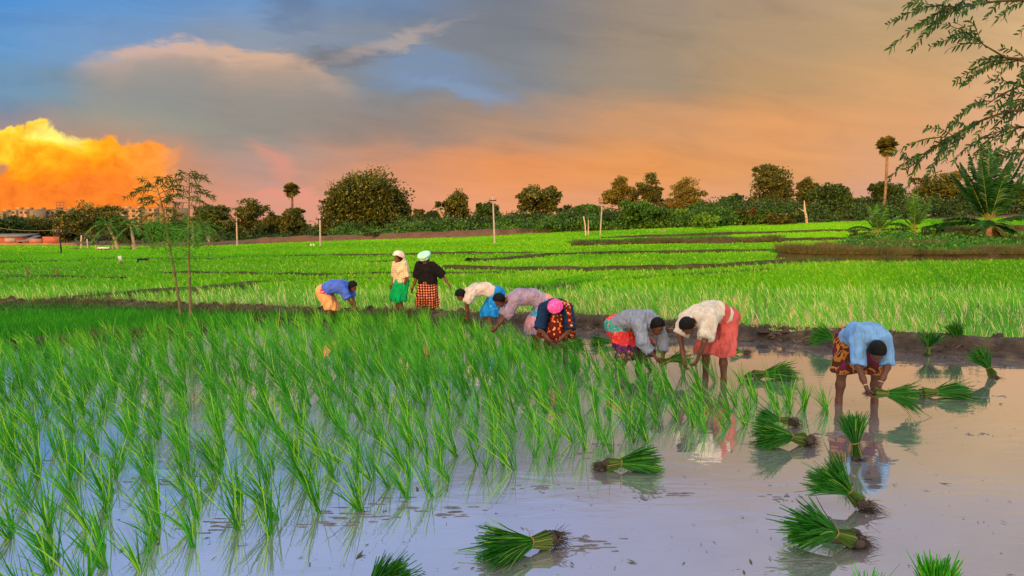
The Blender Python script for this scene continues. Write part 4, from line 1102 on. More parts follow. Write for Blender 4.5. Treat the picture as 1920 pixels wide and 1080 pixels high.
lamp_pole()
_, pf, ph, _ = pole(601, 403, 466, 'white concrete pole standing in the field left of the banyan', True, .075, armw=.7)
pole(928, 368, 459, 'tall grey pole between the round tree and the domed dark tree', True, .068, tilt=-4, armw=.6)
pole(1125, 374, 444, 'leaning white pole with two short posts on its left', True, .066, tilt=4, armw=.7)
_, df, dh, _ = pole(116, 428, 478, 'thin dark iron pole in front of the brick shed', True, .055, 'iron_dark', -4, .5)
pole(674, 411, 440, 'small distant white pole seen left of the banyan, farther off', False, .09, Y=135)
def post(name, px, top, base, label, r0=.05, mat='wood_post', tilt=0, group='posts in the fields', cat='post'):
    f = at_g(px, base); h = px_h(top, f[1], f[2]); dx = tilt*f[1]/FPX
    V, F = tube([(0, 0, -.2), (dx*.4 + .01, 0, h*.5), (dx, 0, h)], [r0*1.1, r0, r0*.85], 7)
    o = link(name, mesh_np(name, V, F, M[mat], True)); o.location = f.tolist(); return tag(o, label, cat, group)
post('wooden_post', 53, 500, 526, 'short wooden post standing in the left field, farther left of two')
post('wooden_post', 109, 503, 526, 'short tilted wooden post in the left field, right of two', tilt=-3)
post('wooden_post', 158, 488, 505, 'thin wooden stick in the field left of the white sign', .025)
post('stone_post', 1103, 412, 443, 'thin pale post left of the leaning white pole, the nearer to it', .07, 'bark_pale', group='pale posts')
post('stone_post', 1099, 405, 444, 'leaning pale post left of the leaning white pole, the farther from it', .07, 'bark_pale', -5, group='pale posts')
post('stone_post', 583, 457, 465, 'tiny white stake left of the white concrete pole, left of two', .07, 'white_paint', group='pale posts')
post('stone_post', 588, 457, 465, 'tiny white stake beside the white concrete pole, right of two', .07, 'white_paint', group='pale posts')
post('stone_post', 152, 441, 469, 'pale curved post before the big dark tree at the left', .08, 'bark_pale', 2, group='pale posts')
post('stone_post', 165, 448, 469, 'short pale post right of the curved one before the big dark tree', .07, 'bark_pale', -1, group='pale posts')
post('stone_post', 181, 459, 470, 'stubby pale post at the left end of the white bench', .09, 'bark_pale', -1, group='pale posts')
post('stone_post', 211, 458, 470, 'stubby leaning pale post at the right end of the white bench', .09, 'bark_pale', 2, group='pale posts')
def sign():
    f = at_g(231, 502); root = empty('field_sign', f, 'leaning brown post carrying a small white board in the left field', 'sign'); s = f[1]/FPX
    V, F = cat_vf([tube([(-.02, 0, -.1), (-7*s*.6, 0, 12*s), (-9*s, 0, 20*s)], .045, 6), tube([(3*s, .03, -.1), (-2*s, .03, 10*s)], .04, 6)]); link('post', mesh_np('post', V, F, M['wood_post'], True), root)
    b = link('board', mesh_np('board', *boxvf((0, 0, 0), (6.5*s, .03, 10*s)), M['white_paint']), root); b.location = (-4*s, -.07, 17*s); b.rotation_euler = (0, R(-12), 0)
sign()
def pump():
    f = at_g(268, 500); s = f[1]/FPX; root = empty('pipe_outlet', f, 'low black pipe frame standing in the field right of the white sign', 'pipe')
    V, F = tube([(-10*s, 0, 13*s), (0, 0, 13.4*s), (11*s, 0, 13*s)], .05, 8); link('crossbar', mesh_np('crossbar', V, F, M['iron_dark'], True), root)
    for x, h in ((-9, 13), (12, 13)):
        V, F = tube([(x*s, 0, -.1), (x*s, 0, h*s)], .04, 8); link('upright', mesh_np('upright', V, F, M['iron_dark'] if x < 0 else M['wood_post'], True), root)
    V, F = tube([(-11*s, -.02, 0), (-10*s, -.02, 4*s), (-9.4*s, -.02, 6*s)], [.13, .10, .04], 8); link('base_block', mesh_np('base_block', V, F, M['white_paint'], True), root)
pump()
def bench():
    f = at_g(196, 471); s = f[1]/FPX; root = empty('bench', f, 'long white bench under the big dark tree at the left', 'bench')
    link('seat', mesh_np('seat', *boxvf((0, 0, 6*s), (22*s, .5, .16)), M['white_paint']), root)
    for x in (-8, 0, 8): link('leg', mesh_np('leg', *boxvf((x*s, 0, 2.3*s), (.25, .4, 5.6*s)), M['wood_post']), root)
bench()
def slab():
    f = at_g(72, 512); s = f[1]/FPX; root = empty('stone_slab', f, 'small flat white slab on stubs between the two wooden posts', 'slab')
    link('top', mesh_np('top', *boxvf((0, 0, 4*s), (12*s, .2, .06)), M['white_paint']), root)
    for x in (-3.5, 3.5): link('stub', mesh_np('stub', *boxvf((x*s, 0, 1.3*s), (.06, .12, 4.6*s)), M['wood_post']), root)
slab()
def wire(a, b, sag, label, r0=.014):
    t = np.linspace(0, 1, 24)[:, None]; P = a*(1-t) + b*t; P[:, 2] -= (sag*4*t*(1-t))[:, 0]
    V, F = tube(P, r0, 5, False); tag(link('overhead_wire', mesh_np('overhead_wire', V, F, M['wire'])), label, 'wire', 'overhead wires')
M['wire'] = rough_mat('wire_metal', (120,116,104), (150,144,130), 1, .6, 0)
wire(at_y(116, 430, df[1]), at_y(-60, 414, df[1]+4), .4, 'overhead wire running left from the thin dark pole')
wire(at_y(116, 430, df[1]), at_y(200, 439, df[1]+8), .3, 'overhead wire running right from the thin dark pole')
wire(at_y(601, 446, pf[1]), at_y(790, 414, pf[1]+18), .25, 'overhead wire from the white concrete pole across the banyan')
# ---- brick shed and wall at the left
def brick_mat(name, c1, c2, mortar, sc=1.0):
    m, t, b = new_mat(name); co = obj_co(t); x, y, z = t.sep(co)
    bk = t.n.new('ShaderNodeTexBrick'); t.l.new(t.xyz(t.add(x, y), z, 0), bk.inputs['Vector'])
    bk.inputs['Scale'].default_value = sc; bk.inputs['Brick Width'].default_value = .25; bk.inputs['Row Height'].default_value = .09; bk.inputs['Mortar Size'].default_value = .012
    bk.inputs['Color1'].default_value = rgb(*c1); bk.inputs['Color2'].default_value = rgb(*c2); bk.inputs['Mortar'].default_value = rgb(*mortar)
    st = t.noise(co, .8, 5, .65)
    t.l.new(t.mix(1.0, bk.outputs['Color'], t.ramp(st, [(.3, (.62,.62,.62,1)), (.7, (1.1,1.08,1.05,1))]), 'MULTIPLY'), b.inputs['Base Color']); b.inputs['Roughness'].default_value = .95
    return m
M['brick'] = brick_mat('brick', (150,84,62), (172,108,82), (150,136,120))
M['brick2'] = brick_mat('brick_red', (158,72,50), (176,88,62), (140,110,96))
M['tin'] = rough_mat('tin_roof', (92,86,80), (126,118,110), 1.2, .6, .2)
M['plaster'] = rough_mat('old_plaster', (140,130,122), (168,156,146), 1.5, .8, .1)
def shed():
    Y = 92; w = lambda px: (px-960)/FPX*Y; z = lambda py: at_y(960, py, Y)[2]
    o = np.array([w(58), Y, 0.0]); root = empty('brick_wall', o, 'long low brick compound wall at the left field edge behind the dark pole', 'wall')
    link('wall', mesh_np('wall', *boxvf((0, 0, z(456)/2), (w(114)-w(-60), .3, z(456))), M['brick']), root)
    link('raised_section', mesh_np('raised_section', *boxvf((w(98)-o[0], .02, (z(444)+z(456))/2+.01), (w(113)-w(82), .3, z(444)-z(456)+.02)), M['brick2']), root)
    link('raised_section', mesh_np('raised_section', *boxvf((w(69)-o[0], .03, (z(448)+z(456))/2+.01), (w(81)-w(58), .3, z(448)-z(456)+.02)), M['brick']), root)
    Y2 = 94; w2 = lambda px: (px-960)/FPX*Y2; z2 = lambda py: at_y(960, py, Y2)[2]
    o = np.array([w2(10), Y2+1.5, 0.0]); root = empty('brick_shed', o, 'red brick shed with grey tin roof and white wall panel behind the low wall', 'shed')
    link('wall', mesh_np('wall', *boxvf((0, 0, z2(444)/2), (w2(36)-w2(-30), 3, z2(444))), M['brick2']), root)
    rf = link('roof', mesh_np('roof', *boxvf((0, 0, 0), (w2(38)-w2(-34), 3.6, .10)), M['tin']), root); rf.location = (0, 0, z2(443)+.12); rf.rotation_euler = (R(5), 0, 0)
    link('panel', mesh_np('panel', *boxvf((w2(21)-o[0], -1.53, z2(450)), (w2(31)-w2(11), .06, z2(447)-z2(455))), M['plaster']), root)
    o = np.array([w2(48), Y2+1.0, 0.0]); root = empty('brick_shed', o, 'smaller lean-to with a pale tin roof right of the red brick shed', 'shed')
    link('wall', mesh_np('wall', *boxvf((0, 0, z2(450)/2), (w2(59)-w2(36.6), 2, z2(450))), M['brick2']), root)
    rf = link('roof', mesh_np('roof', *boxvf((0, 0, 0), (w2(60)-w2(36.4), 2.6, .09)), M['tin']), root); rf.location = (0, -.2, z2(449)+.1); rf.rotation_euler = (R(16), 0, 0)
shed()
# ---- apartment blocks far off
M['flat_wall'] = rough_mat('cream_render', (140,116,84), (160,134,98), .12, .9)
M['flat_wall2'] = rough_mat('pale_render', (128,104,76), (148,122,90), .12, .9)
M['window_dark'] = rough_mat('window_glass', (60,54,50), (84,76,70), .3, .25)
def block(px0, px1, top, Y, label, seed, mat='flat_wall', frame=False):
    r = np.random.default_rng(seed); x0, x1 = (px0-960)/FPX*Y, (px1-960)/FPX*Y; h = at_y(960, top, Y)[2] + .5; xc = (x0+x1)/2; w = x1-x0
    root = empty('apartment_block', (xc, Y, -.5), label, 'building', 0, 'apartment blocks far off'); D = 14
    fl = max(4, int(round(h/3.1))); fh = h/fl
    parts = [boxvf((0, D/2, h/2), (w, D, h))]
    ns = max(2, int(w/7))
    for k in range(ns):   # projecting bays, stair heads and parapets
        bw = w/ns*.34; bx = -w/2 + w/ns*(k+.5) + r.uniform(-.6, .6)
        parts.append(boxvf((bx, -.7, h*.5-.2), (bw, 1.4, h-.4)))
        parts.append(boxvf((bx + r.uniform(-1, 1), 4, h + .7), (2.6, 3, 1.4)))
    link('wall', mesh_np('wall', *cat_vf(parts), M[mat]), root)
    sl = [boxvf((0, -.25, fh*k), (w+.3, .5, .22)) for k in range(1, fl+1)]
    link('floor_ledges', mesh_np('floor_ledges', *cat_vf(sl), M['flat_wall2']), root)
    nw = max(3, int(w/3.4)); wn = 0
    for k in range(nw):
        col = [boxvf((-w/2 + w/nw*(k+.5), -.02 - (1.4 if any(abs(-w/2 + w/nw*(k+.5) - (-w/2 + w/ns*(q+.5))) < w/ns*.28 for q in range(ns)) else 0), fh*(j+.52)), (1.5, .10, 1.4)) for j in range(fl)]
        for c in col:
            if wn < 100 and c[0][:, 2].min() > 4.5:
                link('window', mesh_np('window', *c, M['window_dark']), root); wn += 1
    if frame:
        fx = (px0 + (px1-px0)*.62 - 960)/FPX*Y - xc; s = Y/FPX; P = []
        hh = (top-379)*s
        for x in (-9, -2, 4, 9):
            P.append(tube([(fx + x*s, 2, h), (fx + x*s, 2, h+hh)], .20, 5))
        for z in (.25, .6, 1.0): P.append(tube([(fx - 9*s, 2, h+hh*z), (fx + 9*s, 2, h+hh*z)], .16, 5))
        link('roof_frame', mesh_np('roof_frame', *cat_vf(P), M['bark_palm']), root)
block(-90, 22, 397, 420, 'apartment block at the left frame edge, lit orange', 1)
block(26, 62, 393, 410, 'apartment block left of the one with the roof frame, lit orange', 2)
block(65, 146, 393, 425, 'apartment block with an open steel frame on its roof', 3, 'flat_wall2', True)
block(222, 275, 391, 440, 'apartment block behind the two orange-trunked coconut palms', 4)
block(279, 338, 389, 430, 'apartment block behind the slender saplings', 5, 'flat_wall2')
block(628, 668, 413, 520, 'low pale block glimpsed left of the banyan', 6, 'flat_wall2')
block(776, 840, 401, 520, 'pale block glimpsed in the gap right of the banyan', 7)
# ---- rocks and heaps at the field edge
M['rock'] = rough_mat('rock', (110,96,84), (150,134,116), 2.5, .9, .6, world=False)
def rock(name, px, py, w, h, label, seed, mat='rock'):
    f = at_g(px, py); s = f[1]/FPX; n = 14
    th = np.linspace(0, 2*np.pi, n, endpoint=False); V = []; F = []
    for k, el in enumerate(np.linspace(-.3, 1.45, 6)):
        for t in th: V.append((math.cos(t)*math.cos(el), math.sin(t)*math.cos(el)*.8, math.sin(el)))
    V = np.array(V); V *= (1 + .28*vnoise(V*1.9, seed, 3))[:, None]; V *= np.array([w*s*.5, w*s*.4, h*s])
    for k in range(5):
        for q in range(n): F.append((k*n+q, k*n+(q+1) % n, (k+1)*n+(q+1) % n, (k+1)*n+q))
    o = link(name, mesh_np(name, V, F, M[mat], True)); o.location = f.tolist(); tag(o, label, name.replace('_', ' '))
rock('earth_clod', 1050, 534, 30, 11, 'grey-brown clod of earth in the wide young paddy behind the pink headscarf', 1, 'bund_brown')
rock('earth_clod', 1026, 538, 18, 7, 'darker lump just left of the grey-brown clod in the young paddy', 2, 'bund_mud')
rock('boulder', 459, 458, 16, 9, 'pale boulder on the red bank right of the short white lamp pole', 3)
rock('boulder', 1245, 436, 14, 5, 'flat pale stone at the field edge below the light green tree', 4)
rock('boulder', 1222, 437, 10, 4, 'small flat stone left of the flat pale stone', 5)
rock('earth_heap', 138, 470, 20, 6, 'low heap of earth right of the thin dark pole', 6, 'bank')
# ================================================================== SEEDLING BUNDLES
M['bundle_leaf'] = leaf_mat('bundle_leaf', (12,58,10), (42,124,20), (112,160,44), .12, .25, .45, 3.0)
M['bundle_stem'] = leaf_mat('bundle_stem', (40,82,20), (92,122,44), (140,134,76), .18, .3, .6, 3.0)
M['root_mud'] = rough_mat('root_mud', (36,29,26), (82,68,58), 14, .8, 1.0, (78,66,58), 40, world=False, spec=.35)
M['straw_tie'] = rough_mat('straw_tie', (110,90,46), (150,122,70), 20, .8, 0, world=False)
def bundle(root_px, tip_px, label, seed, zr=.05, tipdy=0.0, n=330, fan=.30, L=None, root_p=None, tip_p=None, tie=.29, clod=1.0, leafmat='bundle_leaf', spike=8, group='rice seedling bundles', flat=1.0, wl=.0085):
    """tied sheaf of seedlings: root clod, pale stems, tie, spreading cut leaves"""
    r = np.random.default_rng(seed)
    a = at(*root_px, zr) if root_p is None else np.asarray(root_p, float)
    if tip_p is None:
        b = at_y(tip_px[0], tip_px[1], a[1] + tipdy)
        if b[2] < .07: b = at(tip_px[0], tip_px[1], .08)
    else: b = np.asarray(tip_p, float)
    ax = unit(b - a); Ln = (np.linalg.norm(b - a) if L is None else L)*(.84 if root_p is None else 1)
    s = np.cross(ax, [0, 0, 1.0]); s = unit(s) if np.linalg.norm(s) > .15 else np.array([1.0, 0, 0]); u = np.cross(s, ax)
    root = empty('seedling_bundle', a, label, 'seedling bundle', 0, group)
    # stems, gathered at the tie
    k = int(n*.55); th = r.uniform(0, 2*np.pi, k); q = np.sqrt(r.random(k)); rad0 = .062*Ln/.45; radt = .030*Ln/.45
    off0 = s*(np.cos(th)*q*rad0)[:, None] + u*(np.sin(th)*q*rad0)[:, None]; offt = (off0/rad0)*radt
    base = off0 + ax*(.02*r.random(k))[:, None]; d = offt + ax*(Ln*tie) - base
    V, F = blades(base, d, np.zeros((k, 3)), np.ones(k), np.full(k, .008), 2, np.array([.8, 1, .8]), r)
    link('stems', mesh_np('stems', V, F, M['bundle_stem']), root)
    # leaves beyond the tie
    th = r.uniform(0, 2*np.pi, n); q = np.sqrt(r.random(n))
    o = s*(np.cos(th)*q)[:, None] + u*(np.sin(th)*q*flat)[:, None]
    base = o*radt + ax*(Ln*tie*.92); d = unit(ax + o*fan*.72 + r.normal(0, .10, (n, 3))); bend = o*fan*.28 + r.normal(0, .07, (n, 3)) + np.array([0, 0, -.05])*r.uniform(.5, 5, (n, 1))
    LL = Ln*(1-tie)*r.uniform(.70, 1.10, n); st = r.random(n) < spike/n; LL[st] *= r.uniform(1.15, 1.45, st.sum())
    V, F = blades(base, d, bend, LL, wl*r.uniform(.7, 1.3, n), 3, np.array([.8, 1, 1, .55]), r)
    zmin = .006 - a[2]
    if root_p is None: V[:, 2] = np.maximum(V[:, 2], zmin + .004*r.random(len(V)))
    link('leaves', mesh_np('leaves', V, F, M[leafmat]), root)
    # tie
    ring = [ax*(Ln*tie) + s*math.cos(t)*radt*1.12 + u*math.sin(t)*radt*1.12 + ax*.006*math.sin(2*t) for t in np.linspace(0, 2*math.pi, 19)]
    V, F = tube(ring, .0055, 6, False); V2, F2 = tube([ring[4], ring[4] + u*.03 + s*.02, ring[4] + u*.035 + s*.06], .003, 5)
    V, F = cat_vf([(V, F), (V2, F2)]); link('tie', mesh_np('tie', V, F, M['straw_tie'], True), root)
    # roots caked in mud
    if clod > 0:
        lumps = []; m = 10; nl = int(r.integers(5, 9))
        for q in range(nl):
            cc = -ax*r.uniform(-.01, .085) + s*r.normal(0, .045) + u*r.normal(0, .020); sz = r.uniform(.016, .040)
            V = np.array([(math.cos(t)*math.cos(el), math.sin(t)*math.cos(el), math.sin(el)) for el in np.linspace(-1.4, 1.4, 6) for t in np.linspace(0, 2*np.pi, m, endpoint=False)])
            V = V*(1 + .45*vnoise(V*2.4, seed*10+q, 4))[:, None]*sz*np.array([1.2, 1.0, .8]) + cc*clod*.85
            lumps.append((V, np.array([(i*m+j, i*m+(j+1) % m, (i+1)*m+(j+1) % m, (i+1)*m+j) for i in range(5) for j in range(m)])))
        V, F = cat_vf(lumps)
        k = 150; bs = unit(r.normal(0, 1, (k, 3)))*.05*clod - ax*.04; dd = unit(-ax + r.normal(0, .6, (k, 3)))
        Vr, Fr = blades(bs, dd, np.zeros((k, 3))-[0, 0, .3], r.uniform(.05, .14, k)*clod, np.full(k, .0045), 2, np.array([1, .8, .3]), r)
        if root_p is None: Vr[:, 2] = np.maximum(Vr[:, 2], zmin)
        V, F = cat_vf([(V, F), (Vr, Fr)])
        link('root_clod', mesh_np('root_clod', V, F, M['root_mud'], True), root)
    return root
bundle((1135,872),(1256,856), 'tied bundle lying on the water at the clump edge, roots left, leaves right', 1, .05, .0, clod=.7)
bundle((1030,1012),(880,1036), 'brown-rooted bundle with a brush of cut leaves facing front left, near the bottom', 2, .06, -.25, n=420, fan=.42, clod=.9)
bundle((662,1140),(742,1076), 'bundle cut by the bottom frame edge left of centre, leaves fanning up', 3, .05, -.02, n=360, fan=.40, L=.46, clod=.8)
bundle((1508,824),(1402,806), 'bundle lying beside the clumps with roots at right, left of the upright dark sheaf', 4, .06, -.08, n=420, fan=.42, clod=1.0)
bundle((1606,856),(1597,774), 'upright dark sheaf standing in front of the blue-shirted planter', 5, .03, .10, n=420, fan=.34, clod=.8, L=.47)
bundle((1615,944),(1566,900), 'bundle with a big mud clod at right, behind the tied one at lower right', 6, .05, .06, n=420, fan=.62, clod=1.15, L=.48)
bundle((1598,1012),(1470,970), 'bundle with a clear straw tie and torn mud roots at lower right', 7, .05, -.04, n=420, fan=.46, clod=1.0, L=.52)
bundle((1752,1165),(1757,1070), 'bright green sheaf rising from the bottom frame edge at right', 8, .03, .05, n=420, fan=.32, clod=.7, L=.40, leafmat='rice_near')
bundle((1622,1180),(1632,1100), 'leaf tips of a bundle at the bottom edge, left of the bright sheaf', 9, .03, .03, n=120, fan=.6, clod=.7, L=.36, leafmat='rice_near')
bundle((1412,704),(1506,692), 'flat bundle floating behind the clumps between the coral sari and the blue shirt', 10, .05, 0, n=330, fan=.30, clod=.7)
bundle((1728,738),(1836,730), 'flat bundle floating right of the blue-shirted planter, leaves pointing right', 12, .05, 0, n=330, fan=.26, clod=.8)
bundle((1862,704),(1824,642), 'bundle standing tilted left near the right frame edge', 13, .03, .03, n=360, fan=.32, clod=1.0)
bundle((1738,664),(1747,618), 'wide open fan of seedlings standing in the shallow water right of the blue shirt', 14, .02, 0, n=300, fan=.75, clod=1.1, L=.50)
bundle((1800,656),(1788,594), 'upright dark bundle behind the open fan, against the mud bund', 15, .02, .05, n=330, fan=.30, clod=.9, L=.62)
bundle((1574,640),(1532,624), 'small dark bundle lying on the mud left of the blue shirt', 16, .15, 0, n=300, fan=.55, clod=.6, L=.58)
bundle((1158,640),(1104,640), 'flat dark bundle on the water left of the grey-shirted planter', 17, .06, 0, n=240, fan=.25, clod=.5, L=.6)
bundle((890,612),(862,592), 'yellowish bundle on the bund in front of the white-shirted planter', 18, .10, 0, n=180, fan=.5, clod=.6, L=.5, leafmat='weed')
bundle((1478,790),(1432,782), 'dark bundle half hidden behind the one lying beside the clumps', 19, .06, .05, n=240, fan=.4, clod=.9, L=.38)
bundle((1395,660),(1350,655), 'small muddy tuft lying behind the coral sari', 20, .04, 0, n=120, fan=.3, clod=.8, L=.28)
# ================================================================== PEOPLE
def surface_nets(Fn, lo, hi, h):
    """smooth skin around the zero level of a distance field"""
    lo = np.asarray(lo, float); n = np.maximum(4, np.ceil((np.asarray(hi)-lo)/h).astype(int)+1)
    ax = [lo[i] + h*np.arange(n[i]) for i in range(3)]
    G = np.stack(np.meshgrid(*ax, indexing='ij'), -1).reshape(-1, 3).astype(np.float32)
    D = Fn(G).reshape(n).astype(np.float32)
    D[0], D[-1], D[:, 0], D[:, -1], D[:, :, 0], D[:, :, -1] = [np.maximum(x, 1e-3) for x in (D[0], D[-1], D[:, 0], D[:, -1], D[:, :, 0], D[:, :, -1])]
    cn = n-1; acc = np.zeros((*cn, 3)); cnt = np.zeros(cn); ins = D < 0; quads = []
    for a in range(3):
        s0 = [slice(None)]*3; s1 = [slice(None)]*3; s0[a] = slice(0, -1); s1[a] = slice(1, None)
        A, B = D[tuple(s0)], D[tuple(s1)]; cr = (A < 0) != (B < 0)
        I = np.argwhere(cr); t = A[cr]/(A[cr]-B[cr]); p = I.astype(float); p[:, a] += t
        b, c = (a+1) % 3, (a+2) % 3
        ok = (I[:, b] > 0) & (I[:, c] > 0) & (I[:, b] < cn[b]) & (I[:, c] < cn[c])
        I, p, sg = I[ok], p[ok], (A[cr] < 0)[ok]; cells = []
        for db, dc in ((-1, -1), (0, -1), (0, 0), (-1, 0)):
            J = I.copy(); J[:, b] += db; J[:, c] += dc; np.add.at(acc, tuple(J.T), p); np.add.at(cnt, tuple(J.T), 1); cells.append(np.ravel_multi_index(J.T, cn))
        Q = np.stack(cells, 1); Q[~sg] = Q[~sg][:, ::-1]; quads.append(Q)
    m = cnt > 0; idx = -np.ones(m.size, int); idx[m.ravel()] = np.arange(m.sum())
    V = lo + h*(acc[m]/cnt[m][:, None]); F = idx[np.concatenate(quads)]
    return V, F
def smin(a, b, k):
    if k <= 0: return np.minimum(a, b)
    h = np.clip(.5 + .5*(b-a)/k, 0, 1); return b*(1-h) + a*h - k*h*(1-h)
def cone(P, a, b, r1, r2, flat=False):
    a = np.asarray(a, np.float32); b = np.asarray(b, np.float32); ba = b-a; L2 = float(ba @ ba)+1e-9
    t = ((P-a) @ ba)/L2; tc = np.clip(t, 0, 1); d = np.linalg.norm(P - a - tc[:, None]*ba, axis=1) - (r1 + (r2-r1)*tc)
    if flat: d = np.maximum(d, (t-1)*math.sqrt(L2))
    return d
def ellip(P, c, R_, rad):
    q = (P - np.asarray(c, np.float32)) @ np.asarray(R_, np.float32).T / np.asarray(rad, np.float32)
    k = np.linalg.norm(q, axis=1); return (k-1)*min(rad)*np.clip(.6 + .4*k, .6, 1.2)
def sd_union(prims, k):
    def f(P):
        d = None
        for p in prims:
            e = p(P); d = e if d is None else smin(d, e, k)
        return d
    return f
def prims_bounds(pts, m): pts = np.array(pts); return pts.min(0)-m, pts.max(0)+m
def frame(f, up):   # rows: right, forward, up
    f = unit(np.asarray(f, float)); r = unit(np.cross(f, up)); u = np.cross(r, f); return np.array([r, f, u])
def mk(name, Fn, lo, hi, h, mat, parent):
    V, F = surface_nets(Fn, lo, hi, h); return link(name, mesh_np(name, V, F, mat, True), parent)
def fabric(name, kind, cols, sc=1.0):
    m, t, b = new_mat(name); co = obj_co(t); x, y, z = t.sep(co)
    C = [rgb(*c) for c in cols]
    if kind == 'plain': col = C[0]
    elif kind in ('check', 'plaid'):
        w = .055/sc if kind == 'check' else .05/sc
        line = lambda v: t.m('GREATER_THAN', t.m('FRACT', t.div(t.add(v, 10.0), w)), .5 if kind == 'check' else .80)
        a, c = line(t.add(t.mul(x, .8), t.mul(y, .6))), line(t.add(z, t.mul(y, .25)))
        col = t.mix(t.mul(t.add(a, c), .5), C[0], C[1])
        if kind == 'check': col = t.mix(t.mul(a, c), col, C[2])
    elif kind == 'floral':
        v = t.n.new('ShaderNodeTexVoronoi'); t.l.new(co, v.inputs['Vector']); v.inputs['Scale'].default_value = 19*sc
        f = t.ss(v.outputs['Distance'], .30, .42, 1, 0); rnd = t.sep(v.outputs['Color'])[0]
        fl = t.mix(t.m('GREATER_THAN', rnd, .5), C[1], C[2] if len(C) > 2 else C[1])
        col = t.mix(f, C[0], fl)
    elif kind == 'print':
        n = t.noise(co, 9*sc, 3, .6, .8); col = t.ramp(n, [(.30, C[0]), (.42, C[1]), (.52, C[2 % len(C)]), (.62, C[3 % len(C)])], 'CONSTANT')
    elif kind == 'bands':
        nz = t.sub(t.noise(co, 8, 3), .5); zz = t.add(z, t.mul(nz, .12)); k = len(C)
        col = t.ramp(t.mr(zz, .25, 1.05), [(i/k, c) for i, c in enumerate(C)], 'CONSTANT')
        n2 = t.noise(co, 24, 2); col = t.mix(t.mul(t.ss(n2, .55, .65), .55), col, C[-1])
    if isinstance(col, tuple):
        col = t.mix(0.0, col, col)
    dirt = t.ramp(t.noise(co, 6, 4, .6), [(.3, (.66,.63,.60,1)), (.62, (1,1,1,1))]); col = t.mix(1.0, col, dirt, 'MULTIPLY')
    t.l.new(col, b.inputs['Base Color']); b.inputs['Roughness'].default_value = .9; b.inputs['Specular IOR Level'].default_value = .15
    bp = t.n.new('ShaderNodeBump'); bp.inputs['Strength'].default_value = .9; bp.inputs['Distance'].default_value = .04
    t.l.new(t.noise(t.xyz(t.mul(x, 15.0), t.mul(y, 9.0), t.mul(z, 4.0)), 1.0, 3, .5, 1.0), bp.inputs['Height']); t.l.new(bp.outputs[0], b.inputs['Normal'])
    return m
M['skin'] = rough_mat('skin', (74,43,28), (100,60,40), 9, .55, 0, world=False, spec=.4)
M['hair'] = rough_mat('hair', (3,3,3), (11,9,9), 40, .55, .4, world=False, spec=.15)
M['eye'] = rough_mat('eye', (30,22,18), (60,50,44), 30, .2, 0, world=False, spec=.5)
M['bangle'] = rough_mat('bangle', (170,150,120), (200,180,140), 20, .3, 0, world=False)
A3 = lambda *v: np.array(v, float)
def bend_pose(hip=.80, spread=.13, back=0.0, reach=.0, knee=.03, chest=(.30,.90), neck=(.44,.84), head=(.58,.73), hd=(.45,-.85), arms=None, twist=0.0):
    J = dict(pel=A3(0,-.16-back,hip+.03), spi=A3(0,.05-back*.5,hip+.125), che=A3(0,chest[0],chest[1]), nek=A3(0,neck[0],neck[1]), hea=A3(0,head[0],head[1]))
    for s, k in ((-1,'L'), (1,'R')):
        J['hip'+k] = A3(s*.095,-.15-back,hip); J['kne'+k] = A3(s*(spread*.95),.0+knee,hip*.52); J['ank'+k] = A3(s*spread,-.02,.03)
        J['sho'+k] = A3(s*.175,neck[0]-.06,neck[1]-.01)
        J['elb'+k] = A3(s*.20,neck[0]+.02+reach*.5,neck[1]-.29); J['wri'+k] = A3(s*.10,neck[0]+.08+reach,neck[1]-.52)
    J['hf'] = unit(A3(0, hd[0], hd[1])); J['hu'] = unit(A3(0, -hd[1], hd[0]))   # face direction, crown direction
    if arms: J.update({k: A3(*v) for k, v in arms.items()})
    return J
def stand_pose(H=1.5, lean=0.0, hf=(0,1,-.1), arms=None, legs=None):
    s_ = H/1.55
    J = dict(pel=A3(0,-.02,.86)*s_, spi=A3(0,.0,1.03)*s_, che=A3(0,lean*.5,1.2)*s_, nek=A3(0,lean,1.31)*s_, hea=A3(0,lean+.035,1.435)*s_)
    for s, k in ((-1,'L'), (1,'R')):
        J['hip'+k] = A3(s*.095,-.02,.83)*s_; J['kne'+k] = A3(s*.11,.03,.45)*s_; J['ank'+k] = A3(s*.12,-.02,.04)
        J['sho'+k] = A3(s*.17,lean-.01,1.275)*s_; J['elb'+k] = A3(s*.22,lean-.04,1.0)*s_; J['wri'+k] = A3(s*.22,lean+.06,.78)*s_
    J['hf'] = unit(A3(*hf)); up = A3(0,0,1); r = unit(np.cross(J['hf'], up)); J['hu'] = np.cross(r, J['hf'])
    for d in (arms, legs):
        if d: J.update({k: A3(*v)*(s_ if d is arms else 1) for k, v in d.items()})
    return J
